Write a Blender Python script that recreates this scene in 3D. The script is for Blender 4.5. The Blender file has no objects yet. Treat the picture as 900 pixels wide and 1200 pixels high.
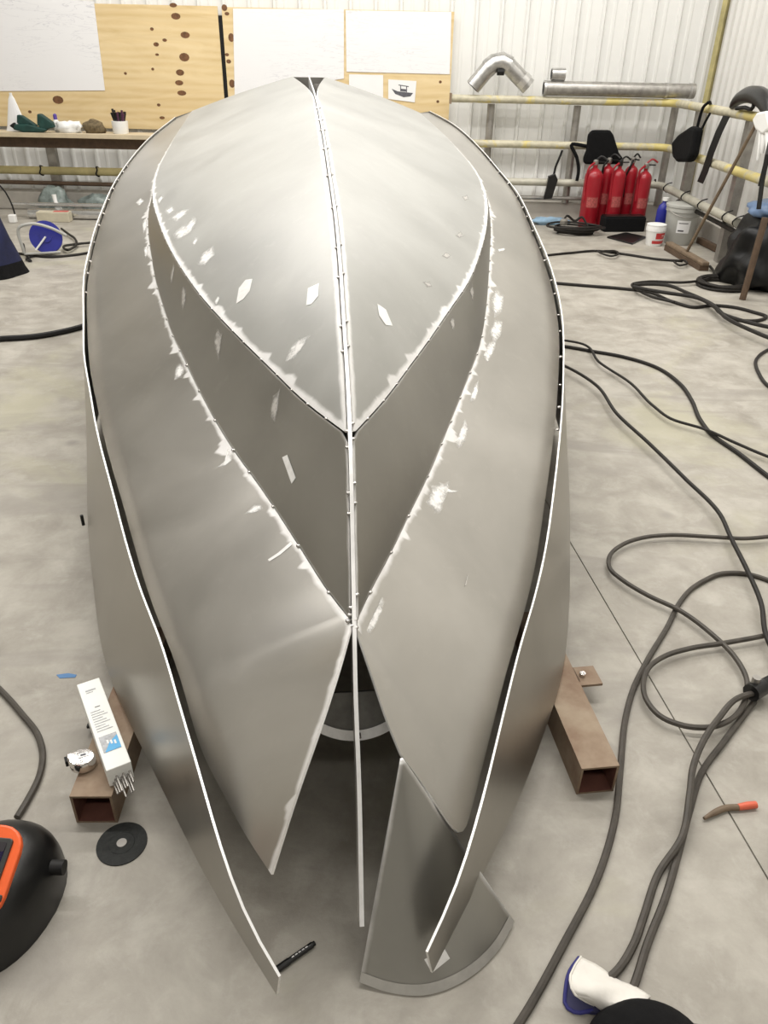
import bpy, bmesh, math, random
import numpy as np
from math import sin, cos, pi, radians
from mathutils import Vector, Matrix
from mathutils.bvhtree import BVHTree

random.seed(7)
rng = np.random.default_rng(7)
scn = bpy.context.scene
COL = scn.collection

# ------------------------------------------------------------------ camera
CAM_H = 1.6
PITCH = radians(30.8)
ROLL = radians(1.2)
FPX = 900.0
r0 = Vector((1, 0, 0)); u0 = Vector((0, sin(PITCH), cos(PITCH))); FW = Vector((0, cos(PITCH), -sin(PITCH)))
CR_ = r0 * cos(ROLL) + u0 * sin(ROLL)
CU_ = u0 * cos(ROLL) - r0 * sin(ROLL)
CC = Vector((0, 0, CAM_H))
cam = bpy.data.cameras.new('camera')
cam.sensor_fit = 'HORIZONTAL'; cam.sensor_width = 36; cam.lens = 36 * FPX / 900
cam.clip_start = 0.05; cam.clip_end = 200
cam_o = bpy.data.objects.new('camera', cam); COL.objects.link(cam_o)
M = Matrix((CR_, CU_, -FW)).transposed().to_4x4(); M.translation = CC
cam_o.matrix_world = M
scn.camera = cam_o

# ------------------------------------------------------------------ view / world / lamps
vs = scn.view_settings
vs.view_transform = 'Standard'; vs.look = 'None'; vs.gamma = 1; vs.use_curve_mapping = False
vs.exposure = 0.42
w = bpy.data.worlds.new('world'); scn.world = w; w.use_nodes = True
w.node_tree.nodes['Background'].inputs[0].default_value = (0.9, 0.95, 1, 1)
w.node_tree.nodes['Background'].inputs[1].default_value = 0.15

def area(name, loc, sx, sy, power, col=(1, 0.97, 0.93)):
    l = bpy.data.lights.new(name, 'AREA'); l.shape = 'RECTANGLE'; l.size = sx; l.size_y = sy
    l.energy = power; l.color = col
    o = bpy.data.objects.new(name, l); COL.objects.link(o); o.location = loc
    return o
# rows of ceiling strip lamps
for y, pw in ((-1.6, 75), (2.5, 150), (5.0, 115), (7.5, 180)):
    area('ceiling_strip_lamp', (-0.45, y, 4.55), 7.2, 0.22, pw)

# ------------------------------------------------------------------ pixel -> point helpers
def ray(u, v):
    return FW + CR_ * ((u - 450) / FPX) - CU_ * ((v - 600) / FPX)
def at_z(u, v, z=0.0):
    d = ray(u, v); return CC + d * ((z - CAM_H) / d.z)
def at_y(u, v, y):
    d = ray(u, v); return CC + d * (y / d.y)
def at_x(u, v, x):
    d = ray(u, v); return CC + d * (x / d.x)
TH = radians(6.2)
BO = Vector((0.10, 0, 0)); BA = Vector((-sin(TH), cos(TH), 0)); BN = Vector((cos(TH), sin(TH), 0))
def at_s(u, v, s):
    d = ray(u, v); t = (s - (CC - BO).dot(BA)) / d.dot(BA); return CC + d * t
def boat(s, hb, h):
    return BO + BA * s + BN * hb + Vector((0, 0, h))
def boat_s(p):
    return (p - BO).dot(BA)

# ------------------------------------------------------------------ materials
def new_mat(name):
    m = bpy.data.materials.new(name); m.use_nodes = True
    nt = m.node_tree; return m, nt, nt.nodes['Principled BSDF']
def node(nt, t, **kw):
    n = nt.nodes.new(t)
    for k, v in kw.items(): setattr(n, k, v)
    return n
def mth(nt, op, a, b=None, clamp=False):
    n = nt.nodes.new('ShaderNodeMath'); n.operation = op; n.use_clamp = clamp
    for i, x in enumerate((a, b)):
        if x is None: continue
        if isinstance(x, (int, float)): n.inputs[i].default_value = x
        else: nt.links.new(x, n.inputs[i])
    return n.outputs[0]
def mixc(nt, f, a, b):
    n = nt.nodes.new('ShaderNodeMix'); n.data_type = 'RGBA'
    for sock, x in ((n.inputs[0], f), (n.inputs[6], a), (n.inputs[7], b)):
        if isinstance(x, (int, float)): sock.default_value = x
        elif isinstance(x, tuple): sock.default_value = (*x[:3], 1)
        else: nt.links.new(x, sock)
    return n.outputs[2]
def noise(nt, scale, detail=3, rough=0.5, vec=None, dist=0.0):
    n = node(nt, 'ShaderNodeTexNoise'); n.inputs['Scale'].default_value = scale
    n.inputs['Detail'].default_value = detail; n.inputs['Roughness'].default_value = rough
    n.inputs['Distortion'].default_value = dist
    if vec is not None: nt.links.new(vec, n.inputs['Vector'])
    return n.outputs['Fac']
def mapr(nt, x, a, b, c=0.0, d=1.0, smooth=False):
    n = node(nt, 'ShaderNodeMapRange'); n.clamp = True
    if smooth: n.interpolation_type = 'SMOOTHSTEP'
    nt.links.new(x, n.inputs[0])
    for i, k in enumerate((a, b, c, d)): n.inputs[i + 1].default_value = k
    return n.outputs[0]
def objco(nt, scale=(1, 1, 1), gen='Object'):
    t = node(nt, 'ShaderNodeTexCoord'); mp = node(nt, 'ShaderNodeMapping')
    nt.links.new(t.outputs[gen], mp.inputs[0]); mp.inputs['Scale'].default_value = scale
    return mp.outputs[0]
MATS = {}
def simple(name, col, rough=0.5, metal=0.0, var=0.12, scale=8.0, bump=0.0, spec=0.5, col2=None):
    if name in MATS: return MATS[name]
    m, nt, b = new_mat(name)
    f = noise(nt, scale, 4, 0.6, objco(nt))
    c2 = col2 if col2 else tuple(max(0, c * (1 - 2 * var)) for c in col)
    nt.links.new(mixc(nt, mapr(nt, f, 0.3, 0.7), c2, col), b.inputs['Base Color'])
    b.inputs['Roughness'].default_value = rough; b.inputs['Metallic'].default_value = metal
    b.inputs['Specular IOR Level'].default_value = spec
    if bump:
        bp = node(nt, 'ShaderNodeBump'); bp.inputs['Strength'].default_value = bump; bp.inputs['Distance'].default_value = 0.01
        nt.links.new(f, bp.inputs['Height']); nt.links.new(bp.outputs[0], b.inputs['Normal'])
    MATS[name] = m; return m

def aluminium(name, mill=(0.56, 0.545, 0.515), wA=0.0, wB=0.0, ampA=0.0, ampB=0.0, rough=0.34, tailA=0.0, tailB=0.0):
    """mill-finish sheet; ground-bright bands of width wA/wB metres along the two long edges"""
    m, nt, b = new_mat(name)
    uv1 = node(nt, 'ShaderNodeUVMap', uv_map='dist'); uv2 = node(nt, 'ShaderNodeUVMap', uv_map='arc')
    s1 = node(nt, 'ShaderNodeSeparateXYZ'); nt.links.new(uv1.outputs[0], s1.inputs[0])
    oc = objco(nt)
    big = noise(nt, 2.2, 4, 0.6, oc, 0.4)
    fine = noise(nt, 14, 5, 0.65, oc)
    col = mixc(nt, mapr(nt, big, 0.3, 0.7), tuple(c * 0.88 for c in mill), tuple(min(1, c * 1.06) for c in mill))
    smudge = mapr(nt, fine, 0.58, 0.75, 0.0, 0.35)
    col = mixc(nt, smudge, col, tuple(c * 1.14 for c in mill))
    tot = None
    mp = node(nt, 'ShaderNodeMapping'); nt.links.new(uv2.outputs[0], mp.inputs[0]); mp.inputs['Scale'].default_value = (9, 1.5, 1)
    n_edge = noise(nt, 1.0, 3, 0.6, mp.outputs[0])
    mp2 = node(nt, 'ShaderNodeMapping'); nt.links.new(uv2.outputs[0], mp2.inputs[0]); mp2.inputs['Scale'].default_value = (13, 1.2, 1); mp2.inputs['Rotation'].default_value = (0, 0, 0.25)
    n_tail = noise(nt, 1.0, 2, 0.5, mp2.outputs[0])
    for sock, wd, amp, tail in ((s1.outputs[0], wA, ampA, tailA), (s1.outputs[1], wB, ampB, tailB)):
        if wd <= 0: continue
        lim = mth(nt, 'ADD', wd, mth(nt, 'MULTIPLY', mth(nt, 'SUBTRACT', n_edge, 0.5), amp * 2))
        if tail:
            lim = mth(nt, 'ADD', lim, mth(nt, 'MULTIPLY', mapr(nt, n_tail, 0.55, 0.8), tail))
        if name in ('aluminium_bottom', 'aluminium_flare'):
            s2 = node(nt, 'ShaderNodeSeparateXYZ'); nt.links.new(uv2.outputs[0], s2.inputs[0])
            lim = mth(nt, 'MULTIPLY', lim, mapr(nt, s2.outputs[0], 0.9, 2.6, 0.2, 1.0))
        k = mth(nt, 'DIVIDE', mth(nt, 'SUBTRACT', lim, sock), 0.011, True)
        tot = k if tot is None else mth(nt, 'MAXIMUM', tot, k)
    if tot is not None:
        k = mth(nt, 'MULTIPLY', tot, mapr(nt, fine, 0.2, 0.7, 0.6, 0.95))
        col = mixc(nt, k, col, (0.9, 0.89, 0.88))
        nt.links.new(mth(nt, 'SUBTRACT', 1.0, mth(nt, 'MULTIPLY', k, 0.45)), b.inputs['Metallic'])
        nt.links.new(mth(nt, 'ADD', mapr(nt, big, 0.3, 0.7, rough - 0.03, rough + 0.04), mth(nt, 'MULTIPLY', k, 0.12)), b.inputs['Roughness'])
    else:
        b.inputs['Metallic'].default_value = 1.0
        nt.links.new(mapr(nt, big, 0.3, 0.7, rough - 0.03, rough + 0.04), b.inputs['Roughness'])
    nt.links.new(col, b.inputs['Base Color'])
    MATS[name] = m; return m

M_EDGE = simple('ground_edge', (0.86, 0.85, 0.83), 0.4, 0.5, 0.05, 40)
M_MARK = simple('ground_mark', (0.93, 0.92, 0.9), 0.42, 0.45, 0.06, 60)
M_MARK2 = simple('ground_mark_dull', (0.74, 0.73, 0.7), 0.4, 0.7, 0.06, 60)
def soft_mark(name, col, metal):
    m, nt, b = new_mat(name)
    b.inputs['Base Color'].default_value = (*col, 1); b.inputs['Metallic'].default_value = metal; b.inputs['Roughness'].default_value = 0.42
    at = node(nt, 'ShaderNodeAttribute', attribute_name='fade')
    n_ = noise(nt, 70, 3, 0.6, objco(nt))
    k = mth(nt, 'MULTIPLY', at.outputs['Fac'], 1.5)
    k = mth(nt, 'SUBTRACT', k, mapr(nt, n_, 0.3, 0.7, 0.0, 0.7), True)
    nt.links.new(k, b.inputs['Alpha'])
    return m
M_SOFT = soft_mark('ground_smear', (0.92, 0.91, 0.89), 0.45)
M_SOFTD = soft_mark('ground_smear_dull', (0.6, 0.58, 0.55), 0.75)
M_WELD = simple('weld_metal', (0.62, 0.6, 0.57), 0.3, 0.9, 0.2, 300)
M_BOT = aluminium('aluminium_bottom', (0.50, 0.50, 0.48), 0.018, 0.022, 0.010, 0.013, 0.45, 0.0, 0.028)
M_STRAKE_SHADED = aluminium('aluminium_strake_shaded', (0.33, 0.318, 0.29), 0.006, 0.006, 0.006, 0.004, 0.34)  # same sheet metal; dark floor reflection put into a darker base colour
M_FLARE = aluminium('aluminium_flare', (0.50, 0.483, 0.45), 0.017, 0.0, 0.018, 0.0, 0.345, 0.05)
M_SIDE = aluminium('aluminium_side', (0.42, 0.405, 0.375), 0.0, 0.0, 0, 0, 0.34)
M_LOOSE = aluminium('aluminium_loose', (0.42, 0.41, 0.38), 0.010, 0.009, 0.006, 0.006, 0.36)
M_KEEL = simple('keel_bar_metal', (0.86, 0.85, 0.83), 0.4, 0.35, 0.06, 30)
M_BLACK = simple('black_rubber', (0.010, 0.0095, 0.009), 0.55, 0, 0.2, 20, 0, 0.3)
M_BLACKCLOTH = simple('black_cloth', (0.006, 0.006, 0.0065), 0.9, 0, 0.2, 30, 0.3, 0.2)
M_BLACKPL = simple('black_plastic', (0.007, 0.007, 0.007), 0.32, 0, 0.15, 20)
M_CABLE = simple('cable_grey', (0.07, 0.06, 0.048), 0.6, 0, 0.2, 30)
M_CABLED = simple('cable_dark', (0.022, 0.019, 0.016), 0.6, 0, 0.2, 30, 0, 0.3)
M_WHITE = simple('white_paint', (0.84, 0.84, 0.82), 0.5, 0, 0.03, 3)
M_PAPER = simple('white_paper', (0.82, 0.82, 0.82), 0.8, 0, 0.015, 6)
M_RED = simple('red_enamel', (0.34, 0.010, 0.02), 0.28, 0, 0.1, 6)
M_ZINC = simple('zinc_tube', (0.42, 0.4, 0.37), 0.42, 0.7, 0.15, 12)
M_GALV = simple('galvanised_duct', (0.62, 0.61, 0.59), 0.32, 0.9, 0.2, 14)
M_RUST = simple('rusty_steel', (0.30, 0.235, 0.165), 0.6, 0.3, 0.1, 9, 0.15, col2=(0.17, 0.10, 0.06))
M_RUSTIN = simple('rust_inside', (0.16, 0.06, 0.04), 0.8, 0.1, 0.2, 12, 0.1)
M_WOODD = simple('dark_wood', (0.12, 0.075, 0.045), 0.7, 0, 0.2, 15)
M_WOODB = simple('brown_wood', (0.21, 0.15, 0.095), 0.65, 0, 0.2, 18)
M_BLUE = simple('blue_plastic', (0.02, 0.025, 0.28), 0.35, 0, 0.1, 8)
M_NAVY = simple('navy_cloth', (0.006, 0.01, 0.055), 0.85, 0, 0.25, 9, 0.3)
M_GREEN = simple('dark_green_rubber', (0.012, 0.06, 0.05), 0.5, 0, 0.25, 14)
M_ORANGE = simple('orange_plastic', (0.85, 0.13, 0.03), 0.35, 0, 0.06, 12)
M_GREYPL = simple('grey_plastic', (0.45, 0.45, 0.42), 0.5, 0, 0.06, 8)
M_CHROME = simple('chrome', (0.75, 0.72, 0.7), 0.14, 1.0, 0.05, 8)
M_CONC = simple('concrete_kerb', (0.52, 0.49, 0.44), 0.9, 0, 0.12, 5, 0.2)

# ------------------------------------------------------------------ mesh helpers
def catmull(pts, n):
    P = [Vector(p) for p in pts]
    d = [0.0]
    for a, b in zip(P[:-1], P[1:]): d.append(d[-1] + max(1e-6, (b - a).length))
    T = np.array(d); A = np.array([tuple(p) for p in P])
    m = np.zeros_like(A)
    for i in range(len(P)):
        if i == 0: m[i] = (A[1] - A[0]) / (T[1] - T[0])
        elif i == len(P) - 1: m[i] = (A[-1] - A[-2]) / (T[-1] - T[-2])
        else:
            h0 = T[i] - T[i - 1]; h1 = T[i + 1] - T[i]
            m[i] = ((A[i] - A[i - 1]) / h0 * h1 + (A[i + 1] - A[i]) / h1 * h0) / (h0 + h1)
    out = []
    for x in np.linspace(0, T[-1], n):
        i = min(len(P) - 2, max(0, int(np.searchsorted(T, x, 'right') - 1)))
        h = T[i + 1] - T[i]; t = (x - T[i]) / h
        q = (2*t**3 - 3*t**2 + 1) * A[i] + (t**3 - 2*t**2 + t) * h * m[i] + (-2*t**3 + 3*t**2) * A[i + 1] + (t**3 - t**2) * h * m[i + 1]
        out.append(Vector(q))
    return out
def smooth(P, k=2, keep=True):
    P = [p.copy() for p in P]
    for _ in range(k):
        Q = [p.copy() for p in P]
        for i in range(1, len(P) - 1): Q[i] = P[i] * 0.5 + (P[i - 1] + P[i + 1]) * 0.25
        P = Q
    return P

def link(name, me, mat=None, parent=None, loc=None, smooth_sh=False):
    if mat is not None:
        for mm in (mat if isinstance(mat, (list, tuple)) else [mat]): me.materials.append(mm)
    if smooth_sh:
        me.polygons.foreach_set('use_smooth', [True] * len(me.polygons))
    o = bpy.data.objects.new(name, me); COL.objects.link(o)
    if parent: o.parent = parent
    if loc is not None: o.location = loc
    return o
class MB:
    def __init__(s): s.v = []; s.f = []; s.mi = []; s.cur = 0
    def add(s, vs_, fs):
        o = len(s.v); s.v += [Vector(v) for v in vs_]
        for f in fs: s.f.append([i + o for i in f]); s.mi.append(s.cur)
        return s
    def box(s, c, size, rot=None, taper=1.0):
        c = Vector(c); hx, hy, hz = (k / 2 for k in size); vs_ = []
        for z in (-1, 1):
            k = taper if z > 0 else 1
            for x, y in ((-1, -1), (1, -1), (1, 1), (-1, 1)):
                p = Vector((x * hx * k, y * hy * k, z * hz))
                if rot is not None: p = rot @ p
                vs_.append(c + p)
        return s.add(vs_, [(3, 2, 1, 0), (4, 5, 6, 7), (0, 1, 5, 4), (1, 2, 6, 5), (2, 3, 7, 6), (3, 0, 4, 7)])
    def tube(s, pts, r, n=10, cap=True, closed=False):
        pts = [Vector(p) for p in pts]; N = len(pts); rings = []
        up = None; o = len(s.v)
        for i, p in enumerate(pts):
            if closed: t = pts[(i + 1) % N] - pts[i - 1]
            else: t = pts[min(N - 1, i + 1)] - pts[max(0, i - 1)]
            t.normalize()
            if up is None:
                up = Vector((0, 0, 1)) if abs(t.z) < 0.9 else Vector((1, 0, 0))
            side = t.cross(up); side.normalize(); up = side.cross(t); up.normalize()
            rr = r[i] if isinstance(r, (list, tuple)) else r
            for k in range(n):
                a = 2 * pi * k / n
                s.v.append(p + side * (cos(a) * rr) + up * (sin(a) * rr))
        M_ = N if closed else N - 1
        for i in range(M_):
            j = (i + 1) % N
            for k in range(n):
                s.f.append([o + i * n + k, o + i * n + (k + 1) % n, o + j * n + (k + 1) % n, o + j * n + k]); s.mi.append(s.cur)
        if cap and not closed:
            s.f.append([o + k for k in range(n)][::-1]); s.mi.append(s.cur)
            s.f.append([o + (N - 1) * n + k for k in range(n)]); s.mi.append(s.cur)
        return s
    def lathe(s, prof, n=24, c=(0, 0, 0), sx=1.0, sy=1.0):
        o = len(s.v); c = Vector(c)
        for (r, z) in prof:
            for k in range(n):
                a = 2 * pi * k / n; s.v.append(c + Vector((cos(a) * r * sx, sin(a) * r * sy, z)))
        for i in range(len(prof) - 1):
            for k in range(n):
                s.f.append([o + i * n + k, o + i * n + (k + 1) % n, o + (i + 1) * n + (k + 1) % n, o + (i + 1) * n + k]); s.mi.append(s.cur)
        if prof[0][0] > 1e-5: s.f.append([o + k for k in range(n)][::-1]); s.mi.append(s.cur)
        if prof[-1][0] > 1e-5: s.f.append([o + (len(prof) - 1) * n + k for k in range(n)]); s.mi.append(s.cur)
        return s
    def prism(s, poly, ex):
        """poly: list of 3d points (planar), ex: extrusion vector"""
        n = len(poly); poly = [Vector(p) for p in poly]; ex = Vector(ex)
        return s.add(poly + [p + ex for p in poly], [list(range(n))[::-1], list(range(n, 2 * n))] + [[i, (i + 1) % n, n + (i + 1) % n, n + i] for i in range(n)])
    def mesh(s, name):
        me = bpy.data.meshes.new(name); me.from_pydata([tuple(v) for v in s.v], [], s.f); me.update()
        for p, m in zip(me.polygons, s.mi): p.material_index = m
        bm = bmesh.new(); bm.from_mesh(me); bmesh.ops.recalc_face_normals(bm, faces=bm.faces); bm.to_mesh(me); bm.free()
        return me
    def build(s, name, mat, parent=None, loc=None, sm=False, bevel=0):
        # keep vertices relative to the parent's base when a parent is given
        me = s.mesh(name)
        if parent is not None and loc is None:
            W = parent.matrix_basis.copy(); q = parent.parent
            while q is not None: W = q.matrix_basis @ W; q = q.parent
            me.transform(W.inverted())
        o = link(name, me, mat, parent, loc, sm)
        if sm:
            md = o.modifiers.new('edges', 'EDGE_SPLIT'); md.split_angle = radians(40)
        if bevel:
            md = o.modifiers.new('bevel', 'BEVEL'); md.width = bevel; md.segments = 2; md.limit_method = 'ANGLE'
        return o
def tag(o, label=None, cat=None, group=None, kind=None):
    if label: o['label'] = label
    if cat: o['category'] = cat
    if group: o['group'] = group
    if kind: o['kind'] = kind
    return o
def empty(name, loc=(0, 0, 0), rz=0.0, **kw):
    o = bpy.data.objects.new(name, None); COL.objects.link(o); o.empty_display_size = 0.1
    o.matrix_basis = Matrix.Translation(Vector(loc)) @ Matrix.Rotation(rz, 4, 'Z')
    return tag(o, **kw)
def copy_tree(o, loc=None, rz=None, parent=None):
    c = o.copy(); COL.objects.link(c); c.parent = parent
    if loc is not None: c.location = loc
    if rz is not None: c.rotation_euler = (0, 0, rz)
    for ch in list(o.children): copy_tree(ch, parent=c)
    return c
def rotz(a): return Matrix.Rotation(a, 3, 'Z')

#@@ROOM
# ================================================================== ROOM
Y_WALL = 9.5; X_WALL = 3.45; X_LEFT = -7.2; Y_BACK = -6.0; Z_CEIL = 4.8
# floor: one slab sheet with a saw-cut groove
def floor_mat():
    m, nt, b = new_mat('concrete_floor')
    oc = objco(nt)
    n1 = noise(nt, 0.9, 5, 0.62, oc, 0.6); n2 = noise(nt, 4.5, 6, 0.65, oc, 0.3); n3 = noise(nt, 40, 4, 0.7, oc)
    ocs = objco(nt, (0.6, 2.2, 1)); n4 = noise(nt, 1.6, 4, 0.6, ocs, 1.0)
    n5 = noise(nt, 9, 6, 0.7, oc, 0.5)
    col = mixc(nt, mapr(nt, n2, 0.32, 0.68), (0.265, 0.243, 0.205), (0.42, 0.395, 0.345))
    col = mixc(nt, mapr(nt, n5, 0.5, 0.7, 0, 0.5), col, (0.47, 0.445, 0.395))
    col = mixc(nt, mapr(nt, n1, 0.54, 0.66, 0, 0.6), col, (0.40, 0.38, 0.27))
    col = mixc(nt, mapr(nt, n4, 0.54, 0.66, 0, 0.6), col, (0.27, 0.25, 0.22))
    col = mixc(nt, mapr(nt, n3, 0.66, 0.78, 0, 0.35), col, (0.2, 0.19, 0.17))
    vor = node(nt, 'ShaderNodeTexVoronoi'); vor.inputs['Scale'].default_value = 2.3; nt.links.new(oc, vor.inputs['Vector'])
    spot = mth(nt, 'MULTIPLY', mapr(nt, vor.outputs['Distance'], 0.03, 0.10, 1, 0), mapr(nt, n2, 0.4, 0.6))
    col = mixc(nt, mth(nt, 'MULTIPLY', spot, 0.45), col, (0.16, 0.15, 0.14))
    nt.links.new(col, b.inputs['Base Color'])
    nt.links.new(mapr(nt, n2, 0.3, 0.7, 0.5, 0.72), b.inputs['Roughness'])
    bp = node(nt, 'ShaderNodeBump'); bp.inputs['Strength'].default_value = 0.12; bp.inputs['Distance'].default_value = 0.01
    nt.links.new(n3, bp.inputs['Height']); nt.links.new(bp.outputs[0], b.inputs['Normal'])
    return m
g1 = at_z(668, 635); g2 = at_z(900, 1030)
gd = (g2 - g1).normalized(); gn = Vector((-gd.y, gd.x, 0))
ga = g1 - gd * 9; gb = g2 + gd * 9
mb = MB(); hw = 0.0022
far = 14
p = [ga + gn * hw, gb + gn * hw, gb + gn * far, ga + gn * far]
q = [ga - gn * hw, gb - gn * hw, gb - gn * far, ga - gn * far]
mb.add(p, [(0, 1, 2, 3)]); mb.add(q, [(3, 2, 1, 0)])
dz = Vector((0, 0, -0.008))
mb.add([p[0], p[1], p[1] + dz, p[0] + dz, q[0] + dz, q[1] + dz, q[1], q[0]], [(0, 1, 2, 3), (3, 2, 5, 4), (4, 5, 6, 7)])
fl = mb.build('floor', floor_mat()); tag(fl, kind='structure')

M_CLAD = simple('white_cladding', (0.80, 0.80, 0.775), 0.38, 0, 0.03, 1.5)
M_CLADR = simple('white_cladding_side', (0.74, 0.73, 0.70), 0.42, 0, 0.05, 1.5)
def sheet(prof, z0, z1, origin, dirx, diry, name, mat, parent):
    """corrugated sheet: prof = list of (along, out)"""
    mb = MB(); vs_ = []
    for a, o in prof:
        b_ = origin + dirx * a + diry * o
        vs_ += [Vector((b_.x, b_.y, z0)), Vector((b_.x, b_.y, z1))]
    mb.add(vs_, [(2 * i, 2 * i + 2, 2 * i + 3, 2 * i + 1) for i in range(len(prof) - 1)])
    o = mb.build(name, mat, parent); return o
def plane_wall(name, a, b, z0, z1, mat):
    mb = MB(); a = Vector(a); b = Vector(b)
    mb.add([(a.x, a.y, z0), (b.x, b.y, z0), (b.x, b.y, z1), (a.x, a.y, z1)], [(0, 1, 2, 3)])
    return tag(mb.build(name, mat), kind='structure')
wb = plane_wall('wall_back', (X_LEFT, Y_WALL + 0.05), (X_WALL + .1, Y_WALL + 0.05), 0, Z_CEIL, M_CLAD)
pitch = 0.262
k = 0; x = X_WALL
while x > X_LEFT:
    prof = []
    n = 4 if x - 4 * pitch > X_LEFT - 0.5 else 2
    for i in range(n):
        a = i * pitch
        prof += [(a + 0.0, 0), (a + 0.100, 0), (a + 0.112, 0.006), (a + 0.135, 0.006), (a + 0.147, 0), (a + pitch - 0.052, 0), (a + pitch - 0.036, 0.032), (a + pitch - 0.014, 0.032), (a + pitch, 0.0)]
    sheet(prof, 0.19, Z_CEIL, Vector((x, Y_WALL, 0)), Vector((-1, 0, 0)), Vector((0, -1, 0)), 'cladding_panel', M_CLAD, wb)
    x -= n * pitch; k += 1
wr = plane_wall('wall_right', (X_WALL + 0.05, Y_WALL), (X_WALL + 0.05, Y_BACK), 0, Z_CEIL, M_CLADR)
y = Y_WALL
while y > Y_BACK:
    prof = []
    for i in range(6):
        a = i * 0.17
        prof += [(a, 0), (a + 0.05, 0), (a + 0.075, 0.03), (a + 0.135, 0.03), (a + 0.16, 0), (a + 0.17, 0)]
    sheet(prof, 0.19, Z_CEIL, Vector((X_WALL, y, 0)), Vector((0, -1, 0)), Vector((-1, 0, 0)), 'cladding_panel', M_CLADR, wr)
    y -= 1.02
plane_wall('wall_left', (X_LEFT, Y_BACK), (X_LEFT, Y_WALL), 0, Z_CEIL, M_CLADR)
plane_wall('wall_front', (X_WALL, Y_BACK), (X_LEFT, Y_BACK), 0, Z_CEIL, M_CLADR)
M_CEIL = simple('ceiling_sheet', (0.55, 0.55, 0.54), 0.6, 0, 0.04, 2)
mb = MB(); mb.add([(X_LEFT, Y_BACK, Z_CEIL), (X_WALL, Y_BACK, Z_CEIL), (X_WALL, Y_WALL, Z_CEIL), (X_LEFT, Y_WALL, Z_CEIL)], [(0, 3, 2, 1)])
tag(mb.build('ceiling', M_CEIL), kind='structure')
mb = MB().box(((X_LEFT + X_WALL) / 2, Y_WALL - 0.075, 0.095), (X_WALL - X_LEFT, 0.25, 0.19))
tag(mb.build('trim_1', M_CONC, bevel=0.01), kind='structure', label='low concrete kerb along the foot of the back wall')
mb = MB().box((X_WALL - 0.075, (Y_BACK + Y_WALL - 0.2) / 2, 0.095), (0.25, Y_WALL - 0.2 - Y_BACK, 0.19))
tag(mb.build('trim_2', M_CONC, bevel=0.01), kind='structure', label='low concrete kerb along the foot of the right wall')
# yellowed corner strip
mb = MB().box((X_WALL - 0.06, Y_WALL - 0.06, 2.5 + 0.1), (0.07, 0.05, 4.6), rotz(radians(45)))
tag(mb.build('trim_3', simple('yellowed_wood', (0.55, 0.48, 0.22), 0.7, 0, 0.2, 6)), kind='structure', label='yellowed timber strip in the wall corner')
#@@HULL
# ================================================================== HULL
KEEL = [(362,90,6.8),(374,132,4.45),(385,197,3.2),(396,280,2.5),(400,330,2.25),(403,380,2.05),(408,460,1.8),(410,505,1.69),(413,627,1.47),(415,727,1.33),(417,827,1.2),(420,897,1.115),(424,1085,.9)]
CL = [(225,130,6.8),(198,172,5.6),(182,205,4.85),(179,233,4.3),(185.5,258,3.85),(197,287,3.4),(219,324,2.95),(239,351,2.7),(259,373,2.52),(283,398,2.33),(326,440,2.06),(352,466,1.92),(404,506,1.69)]
CR = [(492,132,6.8),(534,172,5.5),(560,204,4.85),(571,236,4.3),(571,258,3.9),(562,298,3.3),(548,332,2.9),(526,364,2.6),(500,402,2.32),(482,426,2.16),(454,464,1.94),(416,506,1.69)]
WL = [(179,226,4.5),(174,249,4.2),(174,275,3.88),(177,298,3.63),(183,331,3.3),(193,364,3.0),(201,389,2.8),(214,416,2.6),(236,462,2.32),(268,518,2.04),(312,580,1.8),(353,643,1.58),(390,700,1.40),(412,727,1.33)]
WRp = [(572,236),(575,262),(574,300),(573,320),(570,360),(560,412),(548,443),(531,486),(520,513),(503,554),(479,603),(455,653),(430,700),(418,727)]
wv = [q_[1] for q_ in WL]; wsv = [q_[2] for q_ in WL]
WR = [(u, v, float(np.interp(v, wv, wsv))) for u, v in WRp]
RL = [(205,137,6.8),(176,160,6.2),(148,192,5.5),(130,220,5.0),(118,248,4.6),(110,270,4.3),(104,292,4.05),(98,320,3.75),(97,370,3.3),(98,420,2.9),(104,455,2.65),(114,511,2.3),(131,576,2.03),(148,641,1.8),(164,693,1.63),(189,757,1.44),(206,816,1.3),(234,912,1.1),(263,1012,.94),(292,1087,.84),(327,1146,.765)]
RRp = [(504,130,6.8),(530,144,6.4),(562,172,5.8),(586,200,5.3),(606,224,4.9),(626,264,4.35),(646,312,3.8),(658,360,3.35),(661,440,2.72),(657,511,2.26),(650,575,2.0),(640,646,1.76),(625,710,1.56),(611,756,1.42),(601,796,1.33),(584,867,1.18),(567,937,1.05),(549,1000,.95),(534,1046,.885),(517,1083,.838),(501,1117,.795)]
def curve(tab, n=120, k=3): return smooth(catmull([at_s(*q_) for q_ in tab], n), k)
keel = curve(KEEL, 160, 2)
cl = curve(CL); cr = curve(CR); wl = curve(WL); wrr = curve(WR); rl = curve(RL, 160); rr_ = curve(RRp, 160)
def s_at(C, s):
    """point of curve C (s decreasing) at boat station s"""
    S = np.array([boat_s(p_) for p_ in C])[::-1]; A = np.array([tuple(p_) for p_ in C])[::-1]
    return Vector([float(np.interp(s, S, A[:, i])) for i in range(3)])
def cut(C, s0, s1, n=60):
    return [s_at(C, s0 + (s1 - s0) * i / (n - 1)) for i in range(n)]
def arcres(C, n):
    d = [0.0]
    for a, b in zip(C[:-1], C[1:]): d.append(d[-1] + (b - a).length)
    A = np.array([tuple(p_) for p_ in C]); d = np.array(d); T = np.linspace(0, d[-1], n)
    return [Vector([float(np.interp(t, d, A[:, i])) for i in range(3)]) for t in T]
hull = empty('boat_hull', boat(4, 0, 0), label='upturned bare aluminium boat hull with open unfinished bow', cat='boat hull')
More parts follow.
